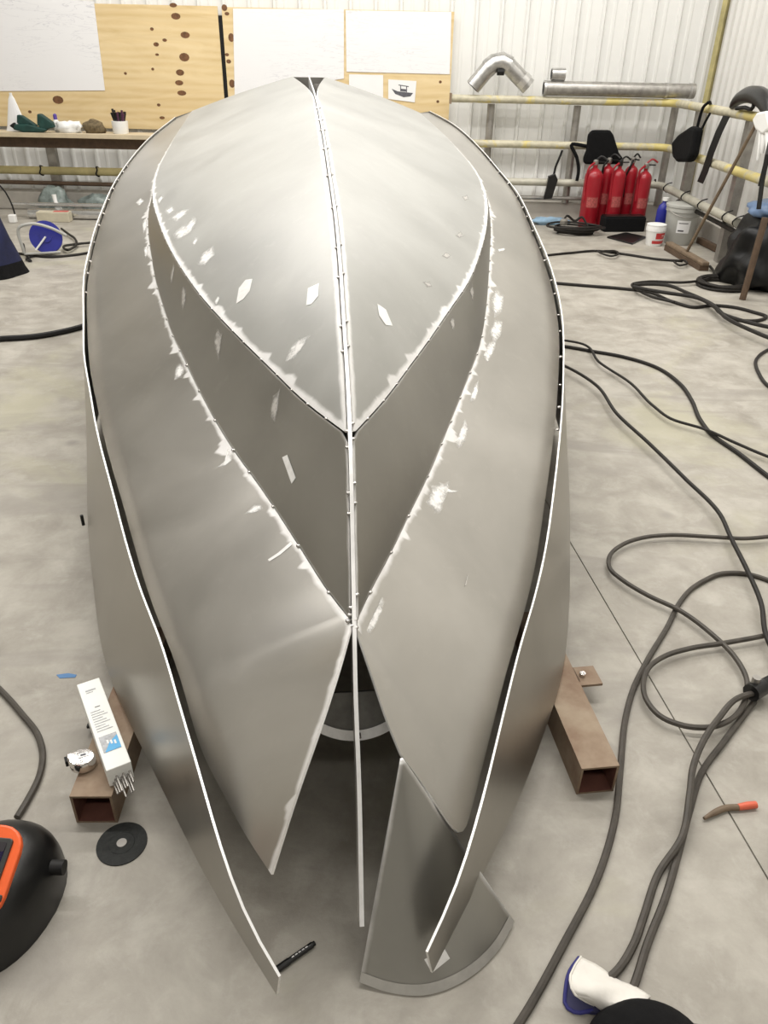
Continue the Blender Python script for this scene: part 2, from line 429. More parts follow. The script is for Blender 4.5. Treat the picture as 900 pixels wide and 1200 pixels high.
PANELS = {}
def panel(name, A, B, nb, mat, bulge=0.0, nobandA=None, thick=0.005, parent=hull, label=None, up=True, edge=M_EDGE):
    n = len(A); vs_ = []; dA = []; dB = []; arc = [0.0]
    for i in range(1, n): arc.append(arc[-1] + ((A[i] - A[i - 1]).length + (B[i] - B[i - 1]).length) / 2)
    for i in range(n):
        L = (B[i] - A[i]).length
        t = (A[min(n - 1, i + 1)] - A[max(0, i - 1)]) + (B[min(n - 1, i + 1)] - B[max(0, i - 1)])
        nr = t.cross(B[i] - A[i])
        if nr.length > 1e-9: nr.normalize()
        if (nr.z < 0) == up: nr = -nr
        for j in range(nb + 1):
            b = j / nb
            vs_.append(A[i].lerp(B[i], b) + nr * (bulge * L * 4 * b * (1 - b)))
            dA.append(L * b + (0.2 if nobandA and i > nobandA else 0)); dB.append(L * (1 - b))
    fs = []
    W = nb + 1
    for i in range(n - 1):
        for j in range(nb):
            fs.append((i * W + j, (i + 1) * W + j, (i + 1) * W + j + 1, i * W + j + 1))
    me = bpy.data.meshes.new(name); me.from_pydata([tuple(v) for v in vs_], [], fs); me.update()
    if (sum(pp.normal.z * pp.area for pp in me.polygons) < 0) == up:
        me.flip_normals()
    u1 = me.uv_layers.new(name='dist'); u2 = me.uv_layers.new(name='arc')
    for lp in me.loops:
        vi = lp.vertex_index
        u1.data[lp.index].uv = (dA[vi], dB[vi]); u2.data[lp.index].uv = (arc[vi // W], dA[vi])
    PANELS.setdefault(name, []).append(BVHTree.FromPolygons(vs_, fs))
    if parent is not None: me.transform(parent.matrix_basis.inverted())
    o = link(name, me, [mat, edge], parent, None, True)
    md = o.modifiers.new('sheet', 'SOLIDIFY'); md.thickness = thick; md.offset = -1; md.material_offset_rim = 1
    md.use_even_offset = False
    md2 = o.modifiers.new('edges', 'EDGE_SPLIT'); md2.split_angle = radians(50)
    if label: o['label'] = label
    return o
def gap(s): return 0.0095 + (0.115 * ((s - 5.1) / 1.7) ** 1.6 if s > 5.1 else 0)
NB = 90
ks = [6.8 + (1.69 - 6.8) * (i / (NB - 1)) ** 0.8 for i in range(NB)]
for sd, C in ((-1, cl), (1, cr)):
    A = [s_at(keel, s) + BN * sd * gap(s) for s in ks]
    B = [s_at(C, s) for s in ks]
    B[-1] = s_at(C, 1.695)
    panel('bottom_panel', A, B, 10, M_BOT, 0.012)
# steep strake between bottom and flare
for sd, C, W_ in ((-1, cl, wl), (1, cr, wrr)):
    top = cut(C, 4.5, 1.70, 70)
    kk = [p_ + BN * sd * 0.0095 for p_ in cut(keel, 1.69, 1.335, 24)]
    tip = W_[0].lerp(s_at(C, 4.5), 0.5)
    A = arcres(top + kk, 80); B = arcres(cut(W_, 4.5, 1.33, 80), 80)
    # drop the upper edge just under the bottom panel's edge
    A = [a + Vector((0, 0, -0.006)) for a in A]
    panel('strake_panel', A, B, 8, M_STRAKE_SHADED, 0.02)
# flare panels
def lip(s): return 0.012 + 0.042 * max(0, min(1, (5.2 - s) / 1.8))
def inset(s): return 0.008 + 0.018 * max(0, min(1, (3.4 - s) / 1.4))
inL = [at_s(*q_) for q_ in ((411,737,1.325),(394,795,1.235),(376,850,1.155),(347,933,1.04),(318,1025,.935))]
outL_b = [at_s(*q_) for q_ in ((318,1025,.935),(288,979,1.015),(263,933,1.095),(236,882,1.20))]
inR = [at_s(*q_) for q_ in ((418,740,1.325),(437,795,1.235),(454,845,1.16),(471,888,1.10),(474,900,1.08))]
def bow_fit(sd, W_, R):
    D = [s_at(W_, s) for s in np.linspace(1.34, 2.3, 24)] + [s_at(R, s) - BN * sd * inset(s) - Vector((0, 0, lip(s))) for s in np.linspace(0.98, 2.3, 40)]
    S = np.array([boat_s(p_) for p_ in D]); Y = np.array([(p_ - BO).dot(BN) for p_ in D]); Z = np.array([p_.z for p_ in D])
    f = lambda s, y: np.stack([np.ones_like(s), s, y, s * s, s * y, y * y], -1)
    k = np.linalg.lstsq(f(S, Y), Z, rcond=None)[0]
    def project(u, v):
        best = None
        for s in np.linspace(0.75, 1.6, 340):
            p_ = at_s(u, v, s); e = abs(float(f(np.array(s), np.array((p_ - BO).dot(BN))) @ k) - p_.z)
            if best is None or e < best[0]: best = (e, p_)
        return best[1]
    return project
def flare(sd, C, W_, R, inn, outb, s_break):
    seam = cut(C, 6.8, 4.5, 40) + cut(W_, 4.45, 1.335, 80)
    seam = [p_ + Vector((0, 0, -0.004)) for p_ in seam] + catmull(inn, 26)
    o1 = [s_at(R, s) - BN * sd * inset(s) - Vector((0, 0, lip(s))) for s in np.linspace(6.8, s_break, 110)]
    outer = o1[:-1] + catmull([o1[-1]] + outb, 30)
    S = np.linspace(6.8, 2.5, 60)
    A1 = [s_at(seam, s) for s in S]; B1 = [s_at(outer, s) for s in S]
    A2 = arcres([A1[-1]] + [p_ for p_ in seam if boat_s(p_) < 2.48], 90)[1:]; B2 = arcres([B1[-1]] + [p_ for p_ in outer if boat_s(p_) < 2.48], 90)[1:]
    A = A1 + A2; B = B1 + B2
    A = A[:-8] + A[-8:]
    nob = next(i for i, p_ in enumerate(A) if boat_s(p_) < 1.325) if sd > 0 else None
    panel('flare_panel', A, smooth(B, 3), 10, M_FLARE, 0.0, nob)
pj = bow_fit(-1, wl, rl)
inL = [pj(u, v) for u, v in ((411,737),(394,795),(376,850),(347,933),(318,1025))]
outL_b = [pj(u, v) for u, v in ((318,1025),(288,979),(263,933),(238,884))]
pj = bow_fit(1, wrr, rr_)
inR = [pj(u, v) for u, v in ((418,740),(437,795),(454,845),(470,884))]
frR = [pj(u, v) for u, v in ((540,984),(523,958),(497,921),(470,884))]
flare(-1, cl, wl, rl, inL, list(reversed(outL_b)), 1.38)
flare(1, cr, wrr, rr_, inR, frR, boat_s(frR[0]) + 0.06)
# side panels
GL = [(324,1166,.78),(239,1026,1.02),(192,928,1.22),(150,843,1.5),(125,786,1.70),(110,692,2.08),(102,600,2.58)]
GR = [(507,1140,.8),(534,1087,.885),(565,1025,.99),(600,958,1.125),(638,858,1.38),(657,804,1.53),(665,742,1.77),(668,640,2.22)]
gl = [at_s(*q_) for q_ in GL] + [boat(3.3, -1.09, .06), boat(4.2, -1.2, .025), boat(5.2, -1.25, .02), boat(6.8, -1.12, .02)]  # unseen aft edges lowered to keep light from under the hull
gr = [at_s(*q_) for q_ in GR] + [boat(3.0, 1.04, .07), boat(4.2, 1.24, .025), boat(5.2, 1.28, .02), boat(6.8, 1.1, .02)]
for p_ in gl[:7] + gr[:8]: p_.z = max(p_.z, 0.098)
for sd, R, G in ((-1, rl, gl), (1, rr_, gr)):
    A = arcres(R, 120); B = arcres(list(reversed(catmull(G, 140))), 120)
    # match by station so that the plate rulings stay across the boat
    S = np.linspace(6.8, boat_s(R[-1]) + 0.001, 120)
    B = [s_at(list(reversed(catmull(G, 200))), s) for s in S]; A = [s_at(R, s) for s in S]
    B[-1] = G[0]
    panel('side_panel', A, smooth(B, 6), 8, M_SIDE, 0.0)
# keel / stem bar
mb = MB(); th = 0.0045
kp = [s_at(keel, s) for s in list(np.linspace(6.85, 4.5, 14)) + list(np.linspace(4.3, 0.9, 90))]
kx = [boat(6.85, (s_at(keel, 6.8) - BO).dot(BN), s_at(keel, 6.8).z)] + kp[1:]
vs_ = []
for i, p_ in enumerate(kx):
    t = (kx[min(len(kx) - 1, i + 1)] - kx[max(0, i - 1)]).normalized()
    dn = BN.cross(t).normalized()
    if dn.z > 0: dn = -dn
    raise_ = 0.006
    top = p_ - dn * raise_
    bot = p_ + dn * 0.075
    vs_ += [top - BN * th, top + BN * th, bot + BN * th, bot - BN * th]
fs = []
for i in range(len(kx) - 1):
    a = 4 * i
    for k in range(4): fs.append((a + k, a + (k + 1) % 4, a + 4 + (k + 1) % 4, a + 4 + k))
fs += [(0, 1, 2, 3), tuple(len(vs_) - 4 + k for k in (3, 2, 1, 0))]
mb.add(vs_, fs); mb.build('keel_bar', M_KEEL, hull)
# transom
def st(C, s): return s_at(C, s)
tp = [gl[-1], rl[0], cl[0], keel[0] - BN * gap(6.8), keel[0] + BN * gap(6.8), cr[0], rr_[0], gr[-1]]
tp = [p_ - Vector((0, 0, 0.003)) for p_ in tp]
mb = MB().prism(tp, BA * 0.006); mb.build('transom', M_SIDE, hull)
# cross web inside the stern notch
mb = MB().box(boat(6.55, 0.0, 1.31), (0.5, 0.006, 0.12), rotz(TH)); mb.build('stern_web', M_ZINC, hull)
mb = MB().tube([boat(6.5, .05, 1.33), boat(6.5, .05, 1.40)], 0.03, 12); mb.build('drain_fitting', M_ZINC, hull)
# bow frame seen through the open V
cx = at_s(418, 868, 1.22)
arc_pts = []
R_ = 0.20
cz = cx.z + R_
pc = boat(1.22, (cx - BO).dot(BN), cz)
prof = []
for i in range(25):
    a = radians(-119 + 58 * i / 24)
    prof.append((cos(a) * R_, sin(a) * R_))
outer = [pc + BN * x_ + Vector((0, 0, z_)) for x_, z_ in prof]
topz = cx.z + 0.085
tiltv = lambda p_: p_ + BA * ((p_.z - cx.z) * 0.75)
poly = [tiltv(p_) for p_ in outer + [Vector((outer[-1].x, outer[-1].y, topz)), Vector((outer[0].x, outer[0].y, topz))]]
mb = MB().prism(poly, BA * 0.005); fr = mb.build('bow_frame', simple('frame_plate_metal', (0.2, 0.195, 0.18), 0.4, 0.8, 0.2, 20), hull)
mb = MB()
inner = [pc + BN * (x_ * 0.91) + Vector((0, 0, z_ * 0.91)) for x_, z_ in prof]
vs_ = [tiltv(p_) - BA * 0.004 + Vector((0, 0, .004)) for p_ in outer + inner]
n = len(outer)
mb.add(vs_, [(i, i + 1, n + i + 1, n + i) for i in range(n - 1)])
mb.build('ground_rim', M_MARK, fr)
mb = MB().tube([pc - BA * 0.004 + BN * 0.006 + Vector((0, 0, -R_ * 0.87)), pc - BA * 0.016 + BN * 0.006 + Vector((0, 0, -R_ * 0.87))], 0.0035, 8); mb.build('bolt', M_CHROME, fr)
# tack welds
bm = bmesh.new(); bmesh.ops.create_icosphere(bm, subdivisions=2, radius=1.0)
for v in bm.verts: v.co += Vector((random.uniform(-.12, .12), random.uniform(-.12, .12), random.uniform(-.1, .1)))
me_t = bpy.data.meshes.new('tack_weld'); bm.to_mesh(me_t); bm.free(); me_t.materials.append(M_WELD)
me_t.polygons.foreach_set('use_smooth', [True] * len(me_t.polygons))
HI = hull.matrix_basis.inverted()
def tack(p_, r=0.006, sx=1.0, rz=0.0):
    o = bpy.data.objects.new('tack_weld', me_t); COL.objects.link(o); o.parent = hull
    o.location = HI @ p_; o.scale = (r * sx, r, r * 0.7); o.rotation_euler = (0, 0, rz)
for sd, C in ((-1, cl), (1, cr)):
    s = 1.78
    while s < 4.4:
        tack(s_at(C, s) + Vector((0, 0, -0.001)), random.uniform(0.0045, 0.006)); s += random.uniform(0.09, 0.14)
for sd, W_ in ((-1, wl), (1, wrr)):
    s = 1.42
    while s < 4.3:
        tack(s_at(W_, s) + Vector((0, 0, -0.002)), random.uniform(0.0045, 0.0065)); s += random.uniform(0.10, 0.19)
for s in (1.36, 1.52, 1.56, 1.66, 1.70, 1.95, 2.05, 2.28, 2.45, 2.75, 3.1, 3.5, 3.9, 4.2, 4.6):
    for sd in (-1, 1): tack(s_at(keel, s + 0.01 * sd) + BN * sd * 0.007 + Vector((0, 0, 0.001)), 0.006 if s < 3 else 0.008)
for u, v, s in ((408, 729, 1.33), (416, 728, 1.33), (412, 735, 1.32), (417, 737, 1.318), (410, 722, 1.34)):
    tack(at_s(u, v, s) + Vector((0, 0, .004)), 0.0062)
for sd, R in ((-1, rl), (1, rr_)):
    s = 2.35 if sd > 0 else 3.6
    while s < 5.6:
        tack(s_at(R, s) - BN * sd * 0.010 - Vector((0, 0, lip(s) * 0.55)), random.uniform(0.006, 0.009)); s += random.uniform(0.13, 0.24)
# grinding marks laid on the panels
def hit(trees, u, v):
    d = ray(u, v).normalized(); best = None
    for t in trees:
        r = t.ray_cast(CC, d)
        if r[0] is not None and (best is None or r[3] < best[2]): best = (r[0], r[1], r[3])
    return best
def mark(kind, poly, mat=M_MARK, parent=hull, off=0.0011):
    poly = [(float(a), float(b)) for a, b in poly]
    cxp = sum(a for a, b in poly) / len(poly); cyp = sum(b for a, b in poly) / len(poly)
    pts = []
    for rad_ in (1.0, 0.5):
        for (a, b) in poly: pts.append((cxp + (a - cxp) * rad_, cyp + (b - cyp) * rad_))
    pts.append((cxp, cyp)); V = []
    for a, b in pts:
        h = hit(PANELS[kind], a, b)
        if h is None: return
        nrm = h[1] if h[1].dot(ray(a, b)) < 0 else -h[1]
        V.append(h[0] + nrm * off)
    n = len(poly)
    fs = [(i, (i + 1) % n, n + (i + 1) % n, n + i) for i in range(n)] + [(n + i, n + (i + 1) % n, 2 * n) for i in range(n)]
    zs = [ (v - CC).dot(FW) for v in V]
    if max(zs) - min(zs) > 0.5: return
    mb = MB().add(V, fs); o = mb.build('grinding_mark', mat, parent)
    fa = o.data.attributes.new('fade', 'FLOAT', 'POINT')
    fa.data.foreach_set('value', [0.0] * n + [0.75] * n + [1.0])
    return o
bp_, sp_, fp_ = 'bottom_panel', 'strake_panel', 'flare_panel'
mark(bp_, [(277,356),(280,338),(288,328),(296,327),(293,341),(285,351)])
mark(bp_, [(359,358),(361,338),(374,332),(373,347),(365,357)])
mark(bp_, [(442,356),(452,363),(460,382),(452,381),(444,370)])
mark(bp_, [(332,428),(338,408),(352,394),(366,391),(358,406),(344,424)], M_SOFT)
mark(bp_, [(229,312),(236,296),(252,286),(255,298),(240,314)], M_SOFT)
mark(bp_, [(214,268),(228,252),(234,257),(222,275),(212,280)], M_SOFT)
mark(bp_, [(200,275),(214,262),(232,266),(222,276),(206,284)], M_SOFT)
mark(bp_, [(196,258),(212,246),(224,243),(220,251),(206,262)], M_SOFT)
mark(bp_, [(192,247),(203,240),(206,247),(197,253)], M_SOFT)
mark(bp_, [(224,287),(230,276),(234,280),(228,289)], M_SOFT)
mark(bp_, [(250,356),(256,344),(259,348),(254,360)], M_SOFT)
mark(bp_, [(183,236),(190,228),(193,231),(186,241)], M_SOFT)
mark(bp_, [(516,300),(523,294),(530,300),(524,304)], M_SOFTD)
mark(bp_, [(494,330),(504,329),(508,337),(500,338)], M_SOFTD)
mark(bp_, [(532,276),(540,270),(545,277),(538,280)], M_SOFTD)
mark(bp_, [(540,230),(548,228),(550,234),(544,236)], M_SOFTD)
mark(sp_, [(331,536),(337,533),(347,560),(342,567)])
mark(sp_, [(199,322),(204,305),(206,309),(202,334),(200,338)], M_SOFTD)
mark(sp_, [(212,350),(214,332),(219,336),(219,352),(215,366),(212,358)], M_SOFTD)
mark(sp_, [(250,400),(254,381),(262,388),(260,405),(257,428),(253,415)], M_SOFTD)
mark(sp_, [(316,480),(320,462),(330,450),(328,478),(322,500),(316,496)], M_SOFTD)
mark(sp_, [(549,340),(553,330),(556,344),(554,357)], M_SOFTD)
mark(sp_, [(526,375),(531,368),(534,382),(530,391)], M_SOFTD)
mark(fp_, [(206,483),(214,478),(235,463),(240,470),(232,482),(218,487)], M_SOFT)
mark(fp_, [(205,461),(213,458),(236,460),(236,464),(214,463)], M_SOFT)
mark(fp_, [(253,549),(262,542),(268,522),(276,535),(270,545),(258,550)], M_SOFT)
mark(fp_, [(260,530),(270,518),(272,526)], M_SOFT)
mark(fp_, [(284,603),(297,592),(308,590),(310,597),(298,603)], M_SOFT)
mark(fp_, [(314,656),(326,648),(341,635),(343,638),(329,650),(316,658)])
mark(fp_, [(205,430),(212,424),(219,432),(213,444),(203,448)], M_SOFT)
mark(fp_, [(188,367),(196,372),(202,392),(197,395),(188,380),(180,366)], M_SOFT)
mark(fp_, [(186,340),(190,352),(184,362),(180,352)], M_SOFT)
mark(fp_, [(166,262),(172,252),(173,268),(168,276)], M_SOFT)
mark(fp_, [(158,238),(166,230),(170,236),(163,243)], M_SOFT)
mark(fp_, [(168,290),(173,285),(174,300),(170,305)], M_SOFT)
mark(fp_, [(497,590),(503,566),(530,560),(527,575),(516,606),(508,604)], M_SOFT)
mark(fp_, [(519,569),(528,574),(541,576),(528,579),(519,577)], M_SOFT)
mark(fp_, [(540,500),(546,486),(550,500),(545,520),(536,530),(532,520)], M_SOFT)
mark(fp_, [(555,452),(561,442),(561,460),(556,472),(548,474)], M_SOFT)
mark(fp_, [(563,420),(572,400),(584,396),(580,412),(570,430)], M_SOFT)
mark(fp_, [(571,390),(580,372),(591,374),(588,395),(578,405)], M_SOFT)
mark(fp_, [(574,352),(580,335),(592,345),(590,368),(578,376)], M_SOFT)
mark(fp_, [(581,292),(592,290),(593,294),(583,296)], M_SOFT)
mark(fp_, [(425,745),(432,728),(450,692),(452,708),(440,735),(430,750)], M_SOFT)
mark(fp_, [(421,752),(432,748),(439,736),(437,748),(428,754)], M_SOFT)
mark(fp_, [(543,690),(547,673),(549,672),(546,689)], M_SOFTD)
# small lug on the outer face of the left side plate
lg = s_at(list(reversed(catmull(gl, 200))), 2.45)
mb = MB().tube([lg + Vector((-0.012, 0, .02)), lg + Vector((-0.012, 0, 0.06))], 0.006, 8); mb.build('lug', M_BLACK, hull)

# ---------------- loose curved plate leaning at the bow
LP_A = at_z(470, 885, 0.375); LP_L = at_z(421, 1151, 0.012); LP_R = at_z(603, 1080, 0.012); LP_M = at_z(500, 1166, 0.004)
loose = empty('loose_plate', LP_M, label='loose fan-shaped aluminium offcut leaning under the right bow plate', cat='metal plate')
nL = 30
bot = catmull([LP_L, at_z(455, 1163, 0.004), LP_M, at_z(545, 1149, 0.004), at_z(583, 1115, 0.006), LP_R], 40)
lft = [LP_A.lerp(LP_L, i / (nL - 1)) for i in range(nL)]
rgt = [LP_A.lerp(LP_R, i / (nL - 1)) for i in range(nL)]
# fan grid: row i at fraction t between apex and bottom arc
nb = 24; bot = arcres(bot, nb + 1); vs_ = []; dA = []; dB = []; ar = []
pn = (LP_L - LP_A).cross(LP_R - LP_A).normalized()
if pn.dot(FW) > 0: pn = -pn
for i in range(nL):
    t = 0.015 + 0.985 * i / (nL - 1)
    for j in range(nb + 1):
        b = j / nb
        p_ = LP_A.lerp(bot[j], t)
        dish = -pn * (0.018 * 4 * b * (1 - b) * t * (1 - t) * 2)
        p_ = p_ + dish
        vs_.append(p_)
        W = (bot[-1] - bot[0]).length * t
        dA.append(min(W * b, 1)); dB.append(W * (1 - b)); ar.append(t * 0.5)
fs = [(i * (nb + 1) + j, (i + 1) * (nb + 1) + j, (i + 1) * (nb + 1) + j + 1, i * (nb + 1) + j + 1) for i in range(nL - 1) for j in range(nb)]
me = bpy.data.meshes.new('sheet'); me.from_pydata([tuple(v) for v in vs_], [], fs); me.update()
if sum(pp.normal.dot(pn) * pp.area for pp in me.polygons) < 0: me.flip_normals()
u1 = me.uv_layers.new(name='dist'); u2 = me.uv_layers.new(name='arc')
for lp in me.loops:
    vi = lp.vertex_index; u1.data[lp.index].uv = (dA[vi], dB[vi]); u2.data[lp.index].uv = (ar[vi], dA[vi])
PANELS['loose'] = [BVHTree.FromPolygons(vs_, fs)]
me.transform(loose.matrix_basis.inverted())
lo = link('sheet', me, [M_LOOSE, M_EDGE], loose, None, True)
md = lo.modifiers.new('sheet', 'SOLIDIFY'); md.thickness = 0.004; md.offset = -1; md.material_offset_rim = 1
# ground band along the curved foot
mb = MB(); vs_ = []
for j in range(nb + 1):
    for t in (0.999, 0.955):
        b = j / nb
        vs_.append(LP_A.lerp(bot[j], t) - pn * (0.018 * 8 * b * (1 - b) * t * (1 - t)) + pn * 0.001)
mb.add(vs_, [(2 * j, 2 * j + 2, 2 * j + 3, 2 * j + 1) for j in range(nb)])
mb.build('ground_band', simple('ground_foot', (0.6, 0.585, 0.55), 0.45, 0.8, 0.1, 20), loose)
mark('loose', [(497,1124),(521,1112),(527,1123),(506,1140)], M_MARK, loose)

#@@BACKGROUND
# ================================================================== WALL RAILS
M_RAIL = None
def rail_mat():
    m, nt, b = new_mat('painted_rail')
    oc = objco(nt); f = noise(nt, 3.0, 4, 0.6, oc, 0.5); g = noise(nt, 18, 4, 0.6, oc)
    col = mixc(nt, mapr(nt, g, 0.3, 0.7), (0.40, 0.37, 0.27), (0.55, 0.51, 0.38))
    col = mixc(nt, mapr(nt, f, 0.52, 0.60, 0, 0.65), col, (0.62, 0.50, 0.10))
    nt.links.new(col, b.inputs['Base Color']); b.inputs['Roughness'].default_value = 0.5
    return m
M_RAIL = rail_mat()
M_RAILG = simple('pale_rail', (0.50, 0.48, 0.40), 0.5, 0.1, 0.12, 10)
M_RAILY = simple('yellowed_rail', (0.5, 0.43, 0.2), 0.55, 0.0, 0.2, 5)
YR = 9.2; XR = 2.98
def bend_rail(name, xl, z, label, mat, yend, r=0.038, endcap=False):
    pts = [Vector((xl, YR, z)), Vector((XR - 0.14, YR, z))] + [Vector((XR - 0.14 + 0.14 * sin(a), YR - 0.14 + 0.14 * cos(a), z)) for a in (0.4, 0.8, 1.2)] + [Vector((XR, YR - 0.14, z)), Vector((XR, yend, z))]
    e = empty(name, (1.8, YR, z), label=label, cat='rail')
    MB().tube(pts, r, 14).build('pipe', mat, e, sm=True)
    return e
ra = bend_rail('guard_rail', at_y(529, 115, YR).x, 1.212, 'top guard rail of yellow-painted pipe rounding the back corner', M_RAIL, 6.3)
MB().box((at_y(528, 115, YR).x, YR, 1.212), (0.02, 0.09, 0.1)).build('end_plate', M_RUST, ra)
rb = bend_rail('guard_rail', -0.2, 0.787, 'middle guard rail behind the fire extinguishers, patchy yellow paint', M_RAIL, 5.9)
rc = bend_rail('guard_rail', -0.4, 0.412, 'lowest pale guard rail behind the red fire extinguishers', M_RAILG, 6.95)
mb = MB().tube([Vector((-0.4, YR + .05, 0.245)), Vector((2.9, YR + .05, 0.245))], 0.02, 10)
tag(mb.build('conduit_pipe', M_ZINC), 'thin dark pipe just above the kerb on the back wall', 'pipe')
mb = MB().tube([Vector((XR + .02, 8.6, 0.33)), Vector((XR + .02, 6.95, 0.33))], 0.02, 10)
tag(mb.build('conduit_pipe', M_CABLED), 'thin dark pipe under the lowest rail on the right wall', 'pipe')
def post(u, z0, z1, y, label, r=0.04):
    x_ = at_y(u, 170, y).x if u is not None else XR
    e = MB().tube([Vector((x_, y, z0)), Vector((x_, y, z1))], r, 12).build('rail_post', M_ZINC, sm=True)
    return tag(e, label, 'post')
post(572, 0.19, 1.165, YR + .10, 'grey rail post below the silver duct elbow')
post(671, 0.19, 1.165, YR + .10, 'grey rail post left of the black hood')
post(783, 0.19, 1.165, YR + .10, 'grey rail post in the back corner')
for yy, lb in ((8.62, 'grey rail post on the right wall beside the hanging black bag'), (7.35, 'grey rail post on the right wall beside the broom handle')):
    tag(MB().box((XR + .085, yy, 0.6), (0.08, 0.09, 1.2)).build('rail_post', M_ZINC), lb, 'post')
# left: shelf and rails
zsh = 0.80
sh = empty('timber_shelf', (-3.4, 9.1, zsh), label='rough timber shelf along the left part of the back wall', cat='shelf')
M_PLANK = simple('pale_plank', (0.62, 0.52, 0.36), 0.7, 0, 0.12, 5)
MB().box((-3.95, 9.09, zsh + 0.0), (4.2, 0.30, 0.045)).build('plank', M_PLANK, sh, bevel=0.004)
MB().box((-3.95, 9.13, zsh - 0.085), (4.2, 0.06, 0.10)).build('bearer', M_WOODD, sh)
for xx in (-5.3, -2.4): MB().box((xx, 9.2, zsh - 0.2), (0.05, 0.2, 0.34)).build('bracket', M_WOODD, sh)
mb = MB().tube([Vector((-6, YR, 0.425)), Vector((-1.6, YR, 0.425))], 0.042, 12)
lr = tag(mb.build('guard_rail', M_RAILY, sm=True), 'yellowed pipe rail under the timber shelf', 'rail')
for u in (52, 117):
    c = at_y(u, 216, YR); 
    ring = [Vector((c.x + .01 * sin(3 * a), YR + cos(a) * 0.048, 0.425 + sin(a) * 0.048)) for a in np.linspace(0, 2 * pi, 16, endpoint=False)]
    tag(MB().tube(ring, 0.008, 6, closed=True).build('cable_tie', M_BLACK), 'black cable tie on the yellowed rail, ' + ('left one above the blue reel' if u == 52 else 'right one nearer the hull'), 'cable tie')
mb = MB().tube([Vector((-6, YR + .03, 0.30)), Vector((-1.6, YR + .03, 0.285))], 0.022, 10)
tag(mb.build('conduit_pipe', M_WOODD), 'dark pipe above the kerb under the yellowed rail', 'pipe')
xp = at_y(62, 185, YR + .1).x
tag(MB().box((xp, YR + .1, 0.39), (0.10, 0.07, 0.66)).build('rail_post', M_ZINC), 'grey steel post under the timber shelf', 'post')
# hooks on the right lower rail
for i, (u, v) in enumerate(((783, 214), (804, 224), (824, 232), (853, 247), (866, 251))):
    p_ = at_x(u, v + 2, XR)
    pts = [Vector((XR, p_.y, 0.37)), Vector((XR - .045, p_.y, 0.41)), Vector((XR - .02, p_.y - .02, 0.455)), Vector((XR + .03, p_.y - .03, 0.475))]
    tag(MB().tube(catmull(pts, 8), 0.006, 6).build('wire_hook', M_BLACK), ('black wire hook on the lowest right-wall rail, number %s from the corner' % ('one', 'two', 'three', 'four', 'five')[i]), 'hook')
for u in (757, 765):
    c = at_y(u, 218, YR)
    tag(MB().tube(catmull([Vector((c.x, YR - .045, 0.40)), Vector((c.x + .01, YR - .04, 0.45)), Vector((c.x + .02, YR + .03, 0.46)), Vector((c.x + .02, YR + .05, 0.38))], 8), 0.006, 6).build('wire_hook', M_BLACK), 'black wire hook on the lowest rail right of the extinguishers, %s of two' % ('left' if u == 757 else 'right'), 'hook')

# ================================================================== BOARDS AND PAPERS
YB = Y_WALL - 0.05
def ply_mat():
    m, nt, b = new_mat('plywood')
    oc = objco(nt, (0.5, 1, 3.2)); f = noise(nt, 1.6, 5, 0.6, oc, 1.6)
    w_ = node(nt, 'ShaderNodeTexWave', wave_type='BANDS', bands_direction='Z'); nt.links.new(oc, w_.inputs[0])
    w_.inputs['Scale'].default_value = 1.3; w_.inputs['Distortion'].default_value = 9; w_.inputs['Detail'].default_value = 3; w_.inputs['Detail Scale'].default_value = 0.7
    col = mixc(nt, mapr(nt, f, 0.3, 0.7), (0.60, 0.44, 0.21), (0.76, 0.60, 0.34))
    col = mixc(nt, mth(nt, 'MULTIPLY', w_.outputs['Fac'], 0.35), col, (0.80, 0.66, 0.42))
    nt.links.new(col, b.inputs['Base Color']); b.inputs['Roughness'].default_value = 0.6
    return m
M_PLY = ply_mat(); M_KNOT = simple('knot', (0.22, 0.10, 0.04), 0.7, 0, 0.3, 30)
def px_rect(u0_, v0_, u1_, v1_, y): 
    a = at_y(u0_, v0_, y); b = at_y(u1_, v1_, y); return min(a.x, b.x), max(a.x, b.x), min(a.z, b.z), max(a.z, b.z)
def slab(x0, x1, z0, z1, y, th): return MB().box(((x0 + x1) / 2, y + th / 2, (z0 + z1) / 2), (x1 - x0, th, z1 - z0))
yb = YB - 0.02
xg = at_y(261, 60, yb).x; xr = at_y(530, 60, yb).x; zt = at_y(200, 6, yb).z; ztr = at_y(400, 11, yb).z
b1 = empty('plywood_board', (xg - 1.4, yb, 0.85), label='large knotty plywood board on the wall above the shelf', cat='board')
slab(-6.2, xg - 0.022, 0.84, zt, yb, 0.02).build('sheet', M_PLY, b1)
b2 = empty('plywood_board', (xg + 1.4, yb, 0.85), label='plywood board behind the hull carrying the two white sheets', cat='board')
slab(xg + 0.022, xr, 0.84, ztr, yb, 0.02).build('sheet', M_PLY, b2)
tag(slab(xg - 0.021, xg + 0.021, 0.95, zt - 0.08, yb + 0.008, 0.012).build('gap_shade_strip', M_BLACK), 'narrow black strip added to darken the gap between the plywood boards', 'shade_strip')  # black strip added for the shade of the slit between the boards
def knot(par, u, v, du, dv):
    a = at_y(u, v, yb); r1 = du * 0.0098; r2 = dv * 0.0098
    n = 12; MB().prism([Vector((a.x + cos(t) * r1, yb - 0.0005, a.z + sin(t) * r2)) for t in np.linspace(0, 2 * pi, n, endpoint=False)], (0, -0.001, 0)).build('knot', M_KNOT, par)
